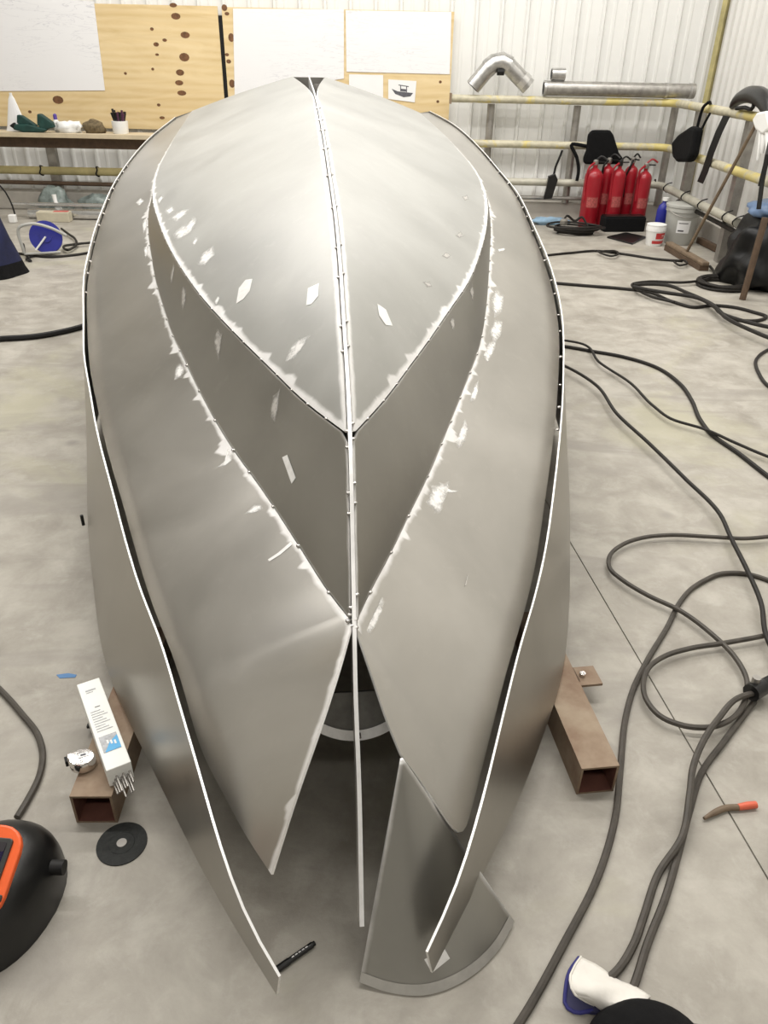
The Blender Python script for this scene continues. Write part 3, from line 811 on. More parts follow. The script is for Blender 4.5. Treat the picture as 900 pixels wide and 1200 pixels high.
for k_ in ((203, 6, 4, 2), (206, 19, 5, 3), (217, 41, 5, 3), (216, 67, 5.5, 4), (211, 85, 4.5, 3), (210, 97, 4.5, 2.5), (213, 109, 5, 2.5), (68, 117, 6, 4), (183, 52, 3, 2), (178, 34, 2, 1.5), (184, 64, 2, 1.2), (186, 123, 2, 1.5), (179, 81, 1.6, 1.4), (147, 86, 1.6, 1.4), (190, 138, 3, 1.5), (35, 131, 2, 1.5), (193, 47, 2.5, 1.5)): knot(b1, *k_)
for k_ in ((262 + 1, 9, 3, 3), (266, 16, 2.5, 1.6), (271, 44, 3.2, 4), (266, 64, 2.2, 1.5), (268, 72, 2.6, 2), (272, 98, 3.2, 4), (516, 96, 1.6, 1.4), (513, 119, 1.6, 1.4)): knot(b2, *k_)
def drawing_mat(name, sx, sz, dens):
    m, nt, b = new_mat(name)
    oc = objco(nt, (sx, 1, sz)); f = noise(nt, 3, 3, 0.7, oc, 0.8)
    n2_ = noise(nt, 1.2, 2, 0.5, objco(nt))
    line = mth(nt, 'MULTIPLY', mapr(nt, mth(nt, 'ABSOLUTE', mth(nt, 'SUBTRACT', f, 0.5)), 0.0, 0.02, 1, 0), mapr(nt, n2_, 0.42, 0.6))
    nt.links.new(mixc(nt, mth(nt, 'MULTIPLY', line, dens), (0.80, 0.80, 0.81), (0.5, 0.5, 0.54)), b.inputs['Base Color']); b.inputs['Roughness'].default_value = 0.75
    return m
yp = yb - 0.006
def paper(poly, label, cat, mat, name='drawing_sheet'):
    pts = [at_y(u, v, yp) for u, v in poly]
    o = MB().prism(pts, (0, 0.0015, 0)).build(name, mat); return tag(o, label, cat)
paper([(-60, -10), (110, 2), (123, 106), (-60, 107)], 'large white technical drawing sheet at the top left over the shelf', 'drawing', drawing_mat('drawing_lines_a', 0.7, 5, 0.55))
paper([(273, 10), (403, 11), (403, 92), (275, 112)], 'left of two white drawing sheets behind the hull', 'drawing', drawing_mat('drawing_lines_b', 0.6, 6, 0.45))
paper([(405, 12), (529, 14), (527, 87), (406, 84)], 'right of two white drawing sheets, next to the bare cladding', 'drawing', drawing_mat('drawing_lines_c', 0.8, 7, 0.45))
paper([(409, 87), (449, 88), (449, 118), (409, 110)], 'small blank white sheet below the right drawing, beside the boat picture', 'paper', M_PAPER, 'paper_sheet')
pic = empty('boat_picture', at_y(472, 106, yp), label='small white print with a grey boat picture pinned on plywood', cat='picture')
pts = [at_y(u, v, yp) for u, v in ((455, 93), (488, 95), (486, 120), (455, 116))]
MB().prism(pts, (0, 0.0015, 0)).build('sheet', M_PAPER, pic)
M_INK = simple('grey_ink', (0.13, 0.13, 0.15), 0.8, 0, 0.2, 40)
def ink(poly): MB().prism([at_y(u, v, yp - 0.0005) for u, v in poly], (0, -0.0006, 0)).build('print_shape', M_INK, pic)
ink([(459, 104), (466, 107), (484, 109), (481, 113), (473, 114), (463, 110)]); ink([(467, 99), (479, 101), (479, 102), (467, 100)])
ink([(469, 100), (470, 100), (470, 107), (469, 107)]); ink([(476, 101), (477, 101), (477, 108), (476, 108)]); ink([(470, 104), (476, 104.5), (476, 107.5), (470, 107)])

# ================================================================== DUCT PIECES ON THE TOP RAIL
de = empty('duct_elbow', at_y(585, 110, YR), label='silver ventilation duct elbow standing like an arch on the rail', cat='duct')
yd = YR + 0.01
def py(u, v): return at_y(u, v, yd)
rD = 0.082
MB().tube([py(554, 102), py(572, 80)], rD, 18).build('duct_arm', M_GALV, de, sm=True)
MB().tube([py(571, 81), py(579, 74), py(588, 72), py(597, 77)], rD * 1.09, 18).build('elbow', M_GALV, de, sm=True)
MB().tube([py(595, 76), py(619, 101.5)], rD, 18).build('duct_arm', M_GALV, de, sm=True)
MB().tube([py(611, 92), py(616, 97.5)], rD * 1.06, 18).build('collar', simple('bright_zinc', (0.7, 0.69, 0.67), 0.3, 0.85, 0.08, 20), de, sm=True)
a = py(553.5, 102.6); d_ = (py(554, 102) - py(572, 80)).normalized()
MB().tube([py(554, 102) + d_ * 0.001, py(554, 102) + d_ * 0.003], rD * 0.86, 18).build('end_shade_disc', M_BLACK, de)  # black disc stands in for the shaded hollow of the elbow
MB().tube([py(582, 84) + Vector((0, -.05, 0)), py(590, 84) + Vector((0, -.05, 0))], 0.035, 10).build('clamp', M_BLACK, de)
lp = empty('long_duct', at_y(725, 106, YR), label='long silver duct pipe lying on the top rail', cat='duct')
zl = 1.212 + 0.038 + 0.074
xa = at_y(637, 104, YR).x; xb = at_y(816, 106, YR).x - 0.02
MB().tube([Vector((xa, YR, zl)), Vector((xb, YR, zl))], 0.07, 18).build('pipe', simple('dull_galv', (0.5, 0.48, 0.45), 0.42, 0.8, 0.2, 16), lp, sm=True)
for xx in (xa + .01, xb - 0.05, xb - 0.3): MB().tube([Vector((xx - .012, YR, zl)), Vector((xx + .012, YR, zl))], 0.074, 18).build('seam_ring', M_GALV, lp, sm=True)
MB().tube([Vector((xa - 0.003, YR, zl)), Vector((xa - .001, YR, zl))], 0.06, 18).build('end_shade_disc', M_BLACK, lp)  # end is closed; black disc paints the dark inside of the pipe
xo = at_y(654, 89, YR).x
rg = empty('duct_offcut', (xo, YR, zl + 0.07), label='short silver ring offcut sitting on the long duct', cat='duct')
MB().tube([Vector((xo - .07, YR, zl + .128)), Vector((xo + .07, YR, zl + .128))], 0.058, 16).build('ring', M_GALV, rg, sm=True)
MB().tube([Vector((xo - .072, YR, zl + .128)), Vector((xo - .0705, YR, zl + .128))], 0.05, 16).build('end_shade_disc', M_BLACK, rg)  # shade inside the ring put in as a black disc

# ================================================================== FIRE EXTINGUISHERS
M_LABEL = simple('extinguisher_label', (0.55, 0.12, 0.11), 0.5, 0, 0.3, 60)
def extinguisher(u, r, h, label, head, y=9.0):
    x_ = at_y(u, 255, y).x
    e = empty('fire_extinguisher', (x_, y, 0), label=label, cat='fire extinguisher', group='red fire extinguishers by the back wall')
    sh_ = h - r * 0.9
    MB().lathe([(r * .93, 0), (r, 0.02), (r, sh_ - r * .1), (r * .93, sh_ + r * .25), (r * .72, sh_ + r * .55), (r * .42, sh_ + r * .78), (r * .26, h), (r * .26, h + .03)], 24, (x_, y, 0)).build('cylinder', M_RED, e, sm=True)
    v_ = MB().lathe([(0.024, h + .025), (0.028, h + .035), (0.028, h + .07), (0.016, h + .08)], 12, (x_, y, 0)).build('valve', M_ZINC if head != 2 else M_BLACKPL, e, sm=True)
    ang = {0: 0.3, 1: 0.6, 2: -0.2, 3: 1.2, 4: 0.1}[head]
    dx = cos(ang); dy = -sin(ang)
    MB().box((x_ + dx * .045, y + dy * .045, h + .06), (0.10, 0.016, 0.012), rotz(-ang)).build('handle', M_BLACKPL, e)
    MB().tube(catmull([Vector((x_, y, h + .075)), Vector((x_ + dx * .05, y + dy * .05, h + .115)), Vector((x_ + dx * .11, y + dy * .11, h + .085))], 8), 0.009, 8).build('lever', M_RED if head == 4 else M_BLACKPL, e)
    MB().tube(catmull([Vector((x_ - dx * .02, y - .02, h + .05)), Vector((x_ - dx * .07, y - .05, h + .02)), Vector((x_ - r * 0.9, y - r * .5, sh_ - .05)), Vector((x_ - r * 0.85, y - r * .62, sh_ * .55))], 16), 0.011, 8).build('hose', M_BLACK if head in (1, 3) else M_RED, e)
    vs_ = []
    for a_ in np.linspace(-2.2, -0.9, 8):
        for zz in (sh_ * .42, sh_ * .62): vs_.append((x_ + cos(a_) * (r + .0012), y + sin(a_) * (r + .0012), zz))
    MB().add(vs_, [(2 * i, 2 * i + 2, 2 * i + 3, 2 * i + 1) for i in range(7)]).build('label', M_LABEL, e)
extinguisher(689, 0.098, 0.60, 'leftmost and stoutest red fire extinguisher by the back wall', 0, 8.93)
extinguisher(704, 0.072, 0.61, 'slim red fire extinguisher second from the left', 1, 9.06)
extinguisher(717, 0.078, 0.60, 'red fire extinguisher in the middle of the five', 2, 8.92)
extinguisher(731, 0.070, 0.62, 'slim red fire extinguisher second from the right', 3, 9.06)
extinguisher(747, 0.078, 0.58, 'rightmost red fire extinguisher with an upright red lever', 4, 8.93)

# ================================================================== THINGS AROUND THE EXTINGUISHERS
def lump(name, mat, centre, size, seed, parent=None, sub=3, amp=0.25, flat=True, rz=0.0, fs=2.0):
    bm = bmesh.new(); bmesh.ops.create_icosphere(bm, subdivisions=sub, radius=1.0)
    from mathutils import noise as mn
    for v in bm.verts:
        k_ = 1 + amp * mn.noise(v.co * fs + Vector((seed * 3.1, seed, 0)))
        c = v.co * k_
        if flat and c.z < -0.55: c.z = -0.55
        v.co = Vector((c.x * size[0], c.y * size[1], (c.z + (0.55 if flat else 0)) * size[2]))
    me = bpy.data.meshes.new(name); bm.to_mesh(me); bm.free()
    me.transform(Matrix.Translation(Vector(centre)) @ Matrix.Rotation(rz, 4, 'Z'))
    if parent is not None: me.transform(parent.matrix_basis.inverted())
    return link(name, me, mat, parent, None, True)
# black hood hanging on the middle rail
yh = YR - 0.075
def hang(poly, y, th, name, mat, parent=None, bev=0.01):
    return MB().prism([at_y(u, v, y) for u, v in poly], (0, -th, 0)).build(name, mat, parent, bevel=bev)
hd = empty('black_hood', at_y(705, 190, yh), label='black fabric hood hanging on the rail above the extinguishers', cat='hood')
hang([(688, 157), (693, 152), (714, 152), (718, 158), (724, 178), (731, 188), (724, 192), (684, 192), (682, 186), (686, 176)], yh, 0.06, 'hood', M_BLACKCLOTH, hd, 0.025)
MB().tube(catmull([at_y(u, v, yh - .01) for u, v in ((690, 172), (680, 170), (670, 169), (676, 185), (678, 200), (676, 212))], 20), 0.018, 8).build('strap', M_BLACKCLOTH, hd)
ch = empty('charger_box', at_y(646, 215, YR - .06), label='black plug box hanging by its lead from the middle rail', cat='charger')
hang([(642, 206), (650, 203), (653, 210), (646, 232), (636, 233), (640, 218)], YR - .055, 0.05, 'box', M_BLACKPL, ch, 0.006)
MB().tube(catmull([at_y(u, v, YR - .055) for u, v in ((659, 176), (656, 184), (651, 196), (649, 205))], 10), 0.012, 8).build('lead', M_BLACK, ch)
# black crate, tray, coil and cloth
cr_ = at_z(729, 271)
cb = empty('black_box', (cr_.x, cr_.y, 0), 0.12, label='black open box lying in front of the extinguishers', cat='box')
MB().box((cr_.x, cr_.y + .035, 0.075), (0.46, 0.16, 0.15), rotz(0.12)).build('body', M_BLACKCLOTH, cb, bevel=0.015)
MB().box((cr_.x, cr_.y + .035, 0.155), (0.44, 0.14, 0.008), rotz(0.12)).build('lid', M_BLACKPL, cb, bevel=0.003)
tr = [at_z(u, v, 0.0) for u, v in ((711, 279), (733, 274), (757, 279), (741, 287))]
tag(MB().prism(tr, (0, 0, 0.018)).build('flat_tray', M_BLACKPL, bevel=0.004), 'thin dark tray lying flat before the black box', 'tray')
co = at_z(674, 274)
cable_coil = empty('cable_coil', (co.x, co.y, 0), label='coiled black cable heaped at the foot of the leftmost extinguisher', cat='cable')
for i in range(5):
    rr0 = 0.14 + 0.02 * i; ox = random.uniform(-.05, .05)
    ring = [Vector((co.x + ox + cos(a_) * rr0 * 1.3, co.y + sin(a_) * rr0 * .7, 0.012 + 0.018 * i + 0.008 * sin(2 * a_ + i))) for a_ in np.linspace(0, 2 * pi, 30, endpoint=False)]
    MB().tube(ring, 0.011, 6, closed=True).build('loop', M_CABLED, cable_coil)
pz = at_z(657, 262); cxx = pz
MB().tube(catmull([Vector((co.x - .15, co.y, .1)), Vector((co.x - .1, co.y + .05, .17)), Vector((co.x, co.y + .06, .12)), Vector((co.x + .05, co.y + .05, .16)), Vector((co.x + .12, co.y, .08))], 20), 0.012, 6).build('loop', M_CABLED, cable_coil)
MB().lathe([(0.035, 0), (0.04, 0.01), (0.04, 0.05), (0.025, 0.06)], 12, (co.x - 0.14, co.y - 0.02, 0.09)).build('plug', M_ZINC, cable_coil, sm=True)
bl = at_z(643, 262)
tag(lump('blue_cloth', simple('pale_blue_cloth', (0.28, 0.42, 0.55), 0.9, 0, 0.15, 10), (bl.x, 9.02, 0), (0.2, 0.07, 0.05), 3, amp=0.5), 'pale blue cloth on the floor beside the hull and extinguishers', 'cloth')
# buckets
def bucket(name, u, v, r0_, r1_, h, mat, label, **kw):
    c = at_z(u, v); e = empty(name, (c.x, c.y + r0_, 0), label=label, cat='bucket'); p0 = (c.x, c.y + r0_, 0)
    MB().lathe([(r0_ * .95, 0), (r0_, 0.01), (r1_, h - .05), (r1_ * 1.05, h - .05), (r1_ * 1.05, h - .015), (r1_ * 1.0, h)], 28, p0).build('tub', mat, e, sm=True)
    return e, p0
e, p0 = bucket('small_bucket', 768, 289, 0.078, 0.092, 0.19, M_WHITE, 'small white tub with red label beside the grey bucket')
MB().lathe([(0.095, 0.19), (0.095, 0.20), (0.088, 0.203)], 28, p0).build('lid', M_WHITE, e, sm=True)
def wrap(e, p0, ra_, rb_, z0_, z1_, a0, a1, mat, name):
    vs_ = []
    for a_ in np.linspace(a0, a1, 14):
        for zz, rr in ((z0_, ra_), (z1_, rb_)): vs_.append((p0[0] + cos(a_) * rr, p0[1] + sin(a_) * rr, zz))
    return MB().add(vs_, [(2 * i, 2 * i + 2, 2 * i + 3, 2 * i + 1) for i in range(13)]).build(name, mat, e)
M_TUBRED = simple('tub_red', (0.62, 0.05, 0.05), 0.45, 0, 0.08, 20)
wrap(e, p0, 0.0815, 0.0895, 0.025, 0.055, -2.1, -0.35, M_TUBRED, 'label_band'); wrap(e, p0, 0.0845, 0.0925, 0.07, 0.128, -1.75, -0.35, M_TUBRED, 'label_band')
wrap(e, p0, 0.0858, 0.0872, 0.083, 0.089, -1.1, -0.6, M_WHITE, 'label_line'); wrap(e, p0, 0.0888, 0.0895, 0.100, 0.106, -1.05, -0.6, M_WHITE, 'label_line')
wrap(e, p0, 0.0832, 0.0838, 0.036, 0.043, -1.6, -0.75, M_WHITE, 'label_line')
e, p0 = bucket('large_bucket', 799, 288, 0.14, 0.165, 0.36, M_GREYPL, 'large grey lidded bucket against the right wall')
MB().lathe([(0.181, 0.352), (0.181, 0.372), (0.16, 0.376)], 28, p0).build('lid', M_GREYPL, e, sm=True)
wrap(e, p0, 0.1535, 0.1635, 0.12, 0.24, -2.15, -1.35, M_PAPER, 'label')
wrap(e, p0, 0.1545, 0.1645, 0.135, 0.15, -2.05, -1.7, M_INK, 'label_line'); wrap(e, p0, 0.162, 0.163, 0.21, 0.218, -2.05, -1.5, M_INK, 'label_line')
MB().tube(catmull([Vector((p0[0] + cos(a_) * 0.178, p0[1] + sin(a_) * 0.178, 0.33 - 0.06 * sin(t))) for a_, t in zip(np.linspace(-2.9, -0.2, 8), np.linspace(0, pi, 8))], 24), 0.004, 6).build('handle', M_ZINC, e)
bj = at_z(776, 280)
bo = empty('blue_bottle', (bj.x - .0, bj.y + 0.12, 0), label='dark blue bottle standing between the grey bucket and the white tub', cat='bottle')
MB().lathe([(0.065, 0), (0.07, 0.02), (0.07, 0.26), (0.055, 0.31), (0.03, 0.335), (0.03, 0.36)], 18, (bj.x, bj.y + .12, 0), 1.0, 0.7).build('body', M_BLUE, bo, sm=True)
MB().lathe([(0.034, 0.355), (0.034, 0.385)], 14, (bj.x, bj.y + .12, 0)).build('cap', M_WHITE, bo, sm=True)
# broom
h0 = at_z(783, 289, 0.03); h1 = at_z(826, 314, 0.03); hm = at_z(812, 297, 0.06); ht = at_x(893, 133, XR - 0.055)
br = empty('push_broom', (h0 + h1) / 2 * 1.0 - Vector((0, 0, .03)), label='push broom leaning on the right-wall rail, long wooden handle', cat='broom')
dv = (h1 - h0); L_ = dv.length; an = math.atan2(dv.y, dv.x); cm = (h0 + h1) / 2
MB().box((cm.x, cm.y, 0.062), (L_, 0.075, 0.036), rotz(an)).build('head', M_WOODB, br, bevel=0.012)
MB().box((cm.x, cm.y, 0.024), (L_ * .97, 0.085, 0.045), rotz(an)).build('bristles', M_WOODD, br)
MB().tube([Vector((cm.x, cm.y, 0.07)), ht + (ht - Vector((cm.x, cm.y, .07))) * 0.06], 0.014, 10).build('handle', M_WOODB, br, sm=True)
# dark brush lying by the kerb
a_ = at_z(819, 281, .03); b_ = at_z(841, 292, .03); dv = b_ - a_; cm = (a_ + b_) / 2
tag(MB().box((cm.x, cm.y, 0.03), (dv.length, 0.06, 0.06), rotz(math.atan2(dv.y, dv.x))).build('scrubbing_block', M_WOODD, bevel=0.012), 'dark brown wooden block by the right kerb behind the broom', 'block')
# debris on the floor by the kerb
# hanging black bag
xb_ = XR - 0.06
hb_ = empty('hanging_bag', at_x(812, 190, xb_), label='black cloth bag hanging by its straps from the right-wall top rail', cat='bag')
MB().prism([at_x(u, v, xb_) for u, v in ((796, 168), (804, 158), (819, 148), (826, 150), (820, 182), (815, 190), (802, 190), (797, 184))], (-0.09, 0, 0)).build('pouch', M_BLACKCLOTH, hb_, bevel=0.03)
MB().tube(catmull([at_x(u, v, xb_ - .02) for u, v in ((817, 150), (820, 138), (824, 126), (829, 121))] + [at_x(833, 123, XR + .05)], 14), 0.014, 6).build('strap', M_BLACKCLOTH, hb_)
MB().tube(catmull([at_x(u, v, xb_ - .02) for u, v in ((823, 150), (827, 142), (832, 133))], 8), 0.012, 6).build('strap', M_BLACKCLOTH, hb_)
# black belt / strip hanging and curved hose over the rail
def strip(pts, wv, th, name, mat, parent=None):
    mb = MB(); vs_ = []
    for p_ in pts: vs_ += [p_ - wv, p_ + wv, p_ + wv + Vector((th, 0, 0)), p_ - wv + Vector((th, 0, 0))]
    fs = []
    for i in range(len(pts) - 1):
        for k_ in range(4): fs.append((4 * i + k_, 4 * i + (k_ + 1) % 4, 4 * i + 4 + (k_ + 1) % 4, 4 * i + 4 + k_))
    n = len(vs_); fs += [(0, 1, 2, 3), (n - 1, n - 2, n - 3, n - 4)]
    mb.add(vs_, fs); return mb.build(name, mat, parent)
bt = strip([at_x(u, v, XR - .05) for u, v in ((851, 136), (842, 155), (833, 178), (826, 200), (820, 214))], Vector((0, 0.075, 0)), 0.006, 'hanging_strap', M_BLACK)
tag(bt, 'wide black strap hanging down the right wall beside the bag', 'strap')
hz = [at_x(u, v, XR - .02) for u, v in ((857, 125), (866, 116), (878, 111), (890, 113), (899, 122), (906, 140), (910, 165))]
hc = empty('head_harness', hz[2], label='black curved helmet band sitting over the right-wall top rail', cat='harness')
MB().tube(catmull(hz, 24), [0.02 + 0.05 * sin(pi * i / 23) ** 0.6 for i in range(24)], 10).build('band', M_BLACKPL, hc, sm=True)
MB().tube(catmull([at_x(u, v, XR - .05) for u, v in ((863, 127), (872, 126), (883, 124), (884, 119))], 10), 0.016, 8).build('buckle', M_BLACK, hc)
gl_ = empty('white_gloves', at_x(892, 150, XR - .1), label='pair of pale gloves hanging from the right-wall rail', cat='gloves')
MB().prism([at_x(u, v, XR - .08) for u, v in ((888, 141), (894, 132), (905, 130), (910, 150), (900, 158), (892, 152))], (-0.05, 0, 0)).build('cuff', M_WHITE, gl_, bevel=0.015)
for k_, (ua, va, ub, vb) in enumerate(((893, 152, 888, 188), (896, 154, 893, 180), (900, 155, 899, 186))):
    MB().tube([at_x(ua, va, XR - .1), at_x((ua + ub) / 2 + .5, (va + vb) / 2, XR - .105), at_x(ub, vb, XR - .1)], [0.022, 0.02, 0.012], 8).build('finger', M_WHITE, gl_, sm=True)
# dark hoses by the right edge
tag(MB().tube([at_x(889, 245, XR - .16), at_x(893, 215, XR - .16), at_x(899, 182, XR - .16), at_x(903, 165, XR - .1)], 0.018, 8).build('hanging_hose', M_BLACK), 'black rod hanging at the right edge above the blue sheet', 'rod')
tag(MB().tube([at_x(891, 218, XR - .1), at_x(897, 194, XR - .1), at_x(903, 172, XR - .06)], 0.02, 8).build('hanging_hose', M_BLACK), 'short black rod hanging at the right edge below the gloves', 'rod')
# heap: black bag with blue sheet, prop stick
hp = at_z(889, 333)
hpx = empty('black_sack', (hp.x, hp.y + .2, 0), label='large black plastic sack slumped by the right edge', cat='sack')
lump('sack', simple('black_sack', (0.006, 0.006, 0.0065), 0.42, 0, 0.2, 9, 0.4, 0.3), (3.04, 6.55, 0), (0.25, 0.33, 0.36), 5, hpx, 4, 0.35)
tp_ = at_x(897, 255, 3.1)
tag(lump('blue_sheet', simple('blue_sheet', (0.16, 0.25, 0.42), 0.4, 0, 0.15, 10), (3.1, 6.62, 0.53), (0.19, 0.24, 0.08), 8, amp=0.3), 'pale blue plastic sheet on top of the black sack', 'sheet')
st0 = at_z(870, 351, 0.0); st1 = st0 + Vector((0.16, 0.38, 0.95)); d1 = at_y(897, 255, st0.y + .05)
tag(MB().tube([st0, d1], 0.026, 8).build('wooden_prop', M_WOODD), 'dark wooden stick leaning against the black sack', 'stick')

# ================================================================== LEFT SHELF ITEMS
zs = zsh + 0.0225; ysf = 9.06
def on_shelf(u, v): p_ = at_y(u, v, ysf); return Vector((p_.x, ysf, zs))
c = on_shelf(18, 150)
fn = empty('paper_cone', c, label='tall white folded paper cone at the left end of the shelf', cat='cone')
MB().lathe([(0.125, 0), (0.11, 0.03), (0.035, 0.30), (0.012, 0.345)], 14, (c.x, c.y + .05, c.z), 1.0, 0.35).build('cone', M_PAPER, fn)
MB().lathe([(0.014, 0.335), (0.016, 0.36)], 10, (c.x, c.y + .05, c.z), 1.0, 0.6).build('tip', M_WHITE, fn)
g = empty('green_gloves', on_shelf(42, 152), label='dark green rubber gloves crumpled on the shelf', cat='gloves')
def shp(poly, y, th, name, mat, par, bv=0.012): return MB().prism([at_y(u, v, y) for u, v in poly], (0, -th, 0)).build(name, mat, par, bevel=bv)
shp([(22, 134), (28, 135), (46, 147), (40, 150), (22, 144)], ysf - .02, 0.06, 'cuff', M_GREEN, g)
shp([(46, 133), (50, 133), (64, 143), (66, 149), (52, 152), (46, 145)], ysf - .03, 0.07, 'cuff', M_GREEN, g)
shp([(20, 145), (34, 145), (58, 151), (54, 154.5), (30, 154.5), (18, 151)], ysf - .04, 0.07, 'palm', M_GREEN, g)
shp([(13, 147), (18, 143), (22, 150), (20, 152)], ysf - .05, 0.05, 'finger', M_BLACK, g, 0.008)
sp = empty('spray_cap', on_shelf(63, 150), label='small bottle with purple cap behind the green gloves', cat='bottle')
q_ = on_shelf(63, 150) + Vector((0, .09, 0))
MB().lathe([(0.03, 0), (0.03, 0.10), (0.015, 0.12)], 12, q_).build('body', M_WHITE, sp, sm=True); MB().lathe([(0.02, 0.115), (0.02, 0.16), (0.01, 0.17)], 12, q_).build('cap', simple('purple', (0.13, 0.08, 0.4), 0.4), sp, sm=True)
tag(lump('white_rag', M_WHITE, on_shelf(83, 155) + Vector((0, -.02, 0)), (0.135, 0.06, 0.075), 11, amp=0.6, fs=2.5), 'crumpled white rag on the shelf', 'rag')
tag(lump('brown_sponge', simple('brown_sponge', (0.2, 0.15, 0.08), 0.9, 0, 0.3, 30, 0.5), on_shelf(111, 155), (0.115, 0.07, 0.085), 13, amp=0.25), 'round brown sponge on the shelf beside the pen pot', 'sponge')
c = on_shelf(142, 156)
pt = empty('pen_pot', c, label='white pot full of dark pens at the right of the shelf', cat='pot')
MB().lathe([(0.075, 0), (0.08, 0.01), (0.085, 0.12), (0.078, 0.12)], 18, c).build('pot', M_WHITE, pt, sm=True)
wrap(pt, c, 0.0835, 0.0875, 0.105, 0.155, 0, 2 * pi, simple('clear_rim', (0.5, 0.48, 0.47), 0.3), 'rim')
for i in range(16):
    a_ = 2.4 * i; p1 = Vector((c.x + cos(a_) * .03, c.y + sin(a_) * .03, c.z + .05)); p2 = Vector((c.x + cos(a_) * .072, c.y + sin(a_) * .06, c.z + random.uniform(.19, .245)))
    MB().tube([p1, p2], 0.012, 7).build('pen', (M_BLACKPL, M_BLACKPL, simple('plum', (0.1, 0.03, 0.07), 0.4))[i % 3], pt)
# left rail wire
# ================================================================== LEFT FLOOR: tubes, sheet, reel
yl = 8.75
M_ALUT = simple('bright_tube', (0.78, 0.78, 0.77), 0.22, 0.9, 0.06, 20)
for k_, (dy, z_, r_, x0_, lb) in enumerate(((0, 0.05, 0.05, 36, 'thick bright aluminium tube on the floor under the shelf'), (0.12, 0.045, 0.045, 40, 'second bright aluminium tube lying behind the thick one'), (0.06, 0.135, 0.022, 14, 'thin bright tube lying on top of the other tubes'))):
    xa_ = at_y(x0_, 258, yl).x
    tag(MB().tube([Vector((xa_, yl + dy, z_)), Vector((-1.6, yl + dy, z_))], r_, 14).build('aluminium_tube', M_ALUT, sm=True), lb, 'tube')
bx = at_z(28, 268); 
tag(MB().box((bx.x + .16, 8.62, 0.05), (0.34, 0.12, 0.10), rotz(0.03)).build('carton', simple('pale_carton', (0.6, 0.55, 0.42), 0.8), bevel=0.006), 'pale carton with red mark on the floor behind the blue reel', 'carton')
tag(MB().box((bx.x + .24, 8.62, 0.1015), (0.15, 0.07, 0.003), rotz(0.1)).build('red_label', simple('red_label', (0.6, 0.12, 0.1), 0.7)), 'red paper label on top of the pale carton', 'label')
wp = at_y(19, 263, 8.55)
tag(MB().box((wp.x, 8.50, 0.04), (0.07, 0.06, 0.08)).build('white_plug', M_WHITE, bevel=0.008), 'small white plug block left of the pale carton', 'plug')
tag(lump('plastic_wrap', simple('grey_green_wrap', (0.26, 0.31, 0.29), 0.3, 0, 0.3, 14), (at_y(58, 250, 8.9).x, 9.1, 0.0), (0.18, 0.09, 0.17), 21, amp=0.5), 'left heap of grey-green plastic wrap behind the tubes', 'wrap')
tag(lump('plastic_wrap', simple('grey_green_wrap', (0.26, 0.31, 0.29), 0.3, 0, 0.3, 14), (at_y(110, 250, 8.9).x, 9.1, 0.0), (0.20, 0.09, 0.14), 24, amp=0.4), 'right heap of grey-green plastic wrap, nearer the hull', 'wrap')
tag(MB().tube([at_y(69, 246, 8.85), at_y(65, 236, 8.85), at_y(63, 228, 8.85)], [0.04, 0.02, 0.025], 10).build('white_nozzle', M_WHITE, sm=True), 'small white nozzle sticking up from the plastic wrap', 'nozzle')
# cable reel
rc_ = at_z(57, 299); rcx = Vector((rc_.x, rc_.y + 0.02, 0))
re_ = empty('cable_reel', rcx, label='blue cable reel on a white wire stand, left floor', cat='cable reel')
Rr = 0.135; cz_ = 0.15; axd = Vector((0.35, -0.9, 0.25)).normalized()
def disc(cn, ax_, r_, th_, name, mat, par, n=28): return MB().tube([cn - ax_ * th_ / 2, cn + ax_ * th_ / 2], r_, n).build(name, mat, par)
cc_ = rcx + Vector((0, 0, cz_))
disc(cc_ + axd * .05, axd, Rr, 0.012, 'flange', M_BLUE, re_); disc(cc_ - axd * .05, axd, Rr, 0.012, 'flange', M_BLUE, re_)
disc(cc_, axd, Rr * .8, 0.09, 'wound_cable', M_BLACK, re_); disc(cc_ + axd * .06, axd, Rr * .35, 0.012, 'hub', M_BLUE, re_)
sd_ = axd.cross(Vector((0, 0, 1))).normalized()
MB().tube(catmull([cc_ + axd * .09 - sd_ * .17 + Vector((0, 0, .0)), cc_ + axd * .1 - sd_ * .05 + Vector((0, 0, .07)), cc_ + axd * .1 + sd_ * .1 + Vector((0, 0, .11)), cc_ + axd * .09 + sd_ * .19 + Vector((0, 0, .09)), cc_ + axd * .09 + sd_ * .2 + Vector((0, 0, -.13))], 24), 0.013, 8).build('handle', M_GREYPL, re_)
MB().tube([cc_ + axd * .075, cc_ + axd * .10 + sd_ * .1 + Vector((0, 0, -.11))], 0.008, 8).build('crank', M_WHITE, re_)
MB().tube([cc_ + axd * .09 - sd_ * .1 + Vector((0, 0, -.138)), cc_ + axd * .09 + sd_ * .2 + Vector((0, 0, -.138))], 0.01, 8).build('foot', M_GREYPL, re_)
MB().tube([cc_ - axd * .09 - sd_ * .1 + Vector((0, 0, -.138)), cc_ - axd * .09 + sd_ * .2 + Vector((0, 0, -.138))], 0.01, 8).build('foot', M_GREYPL, re_)
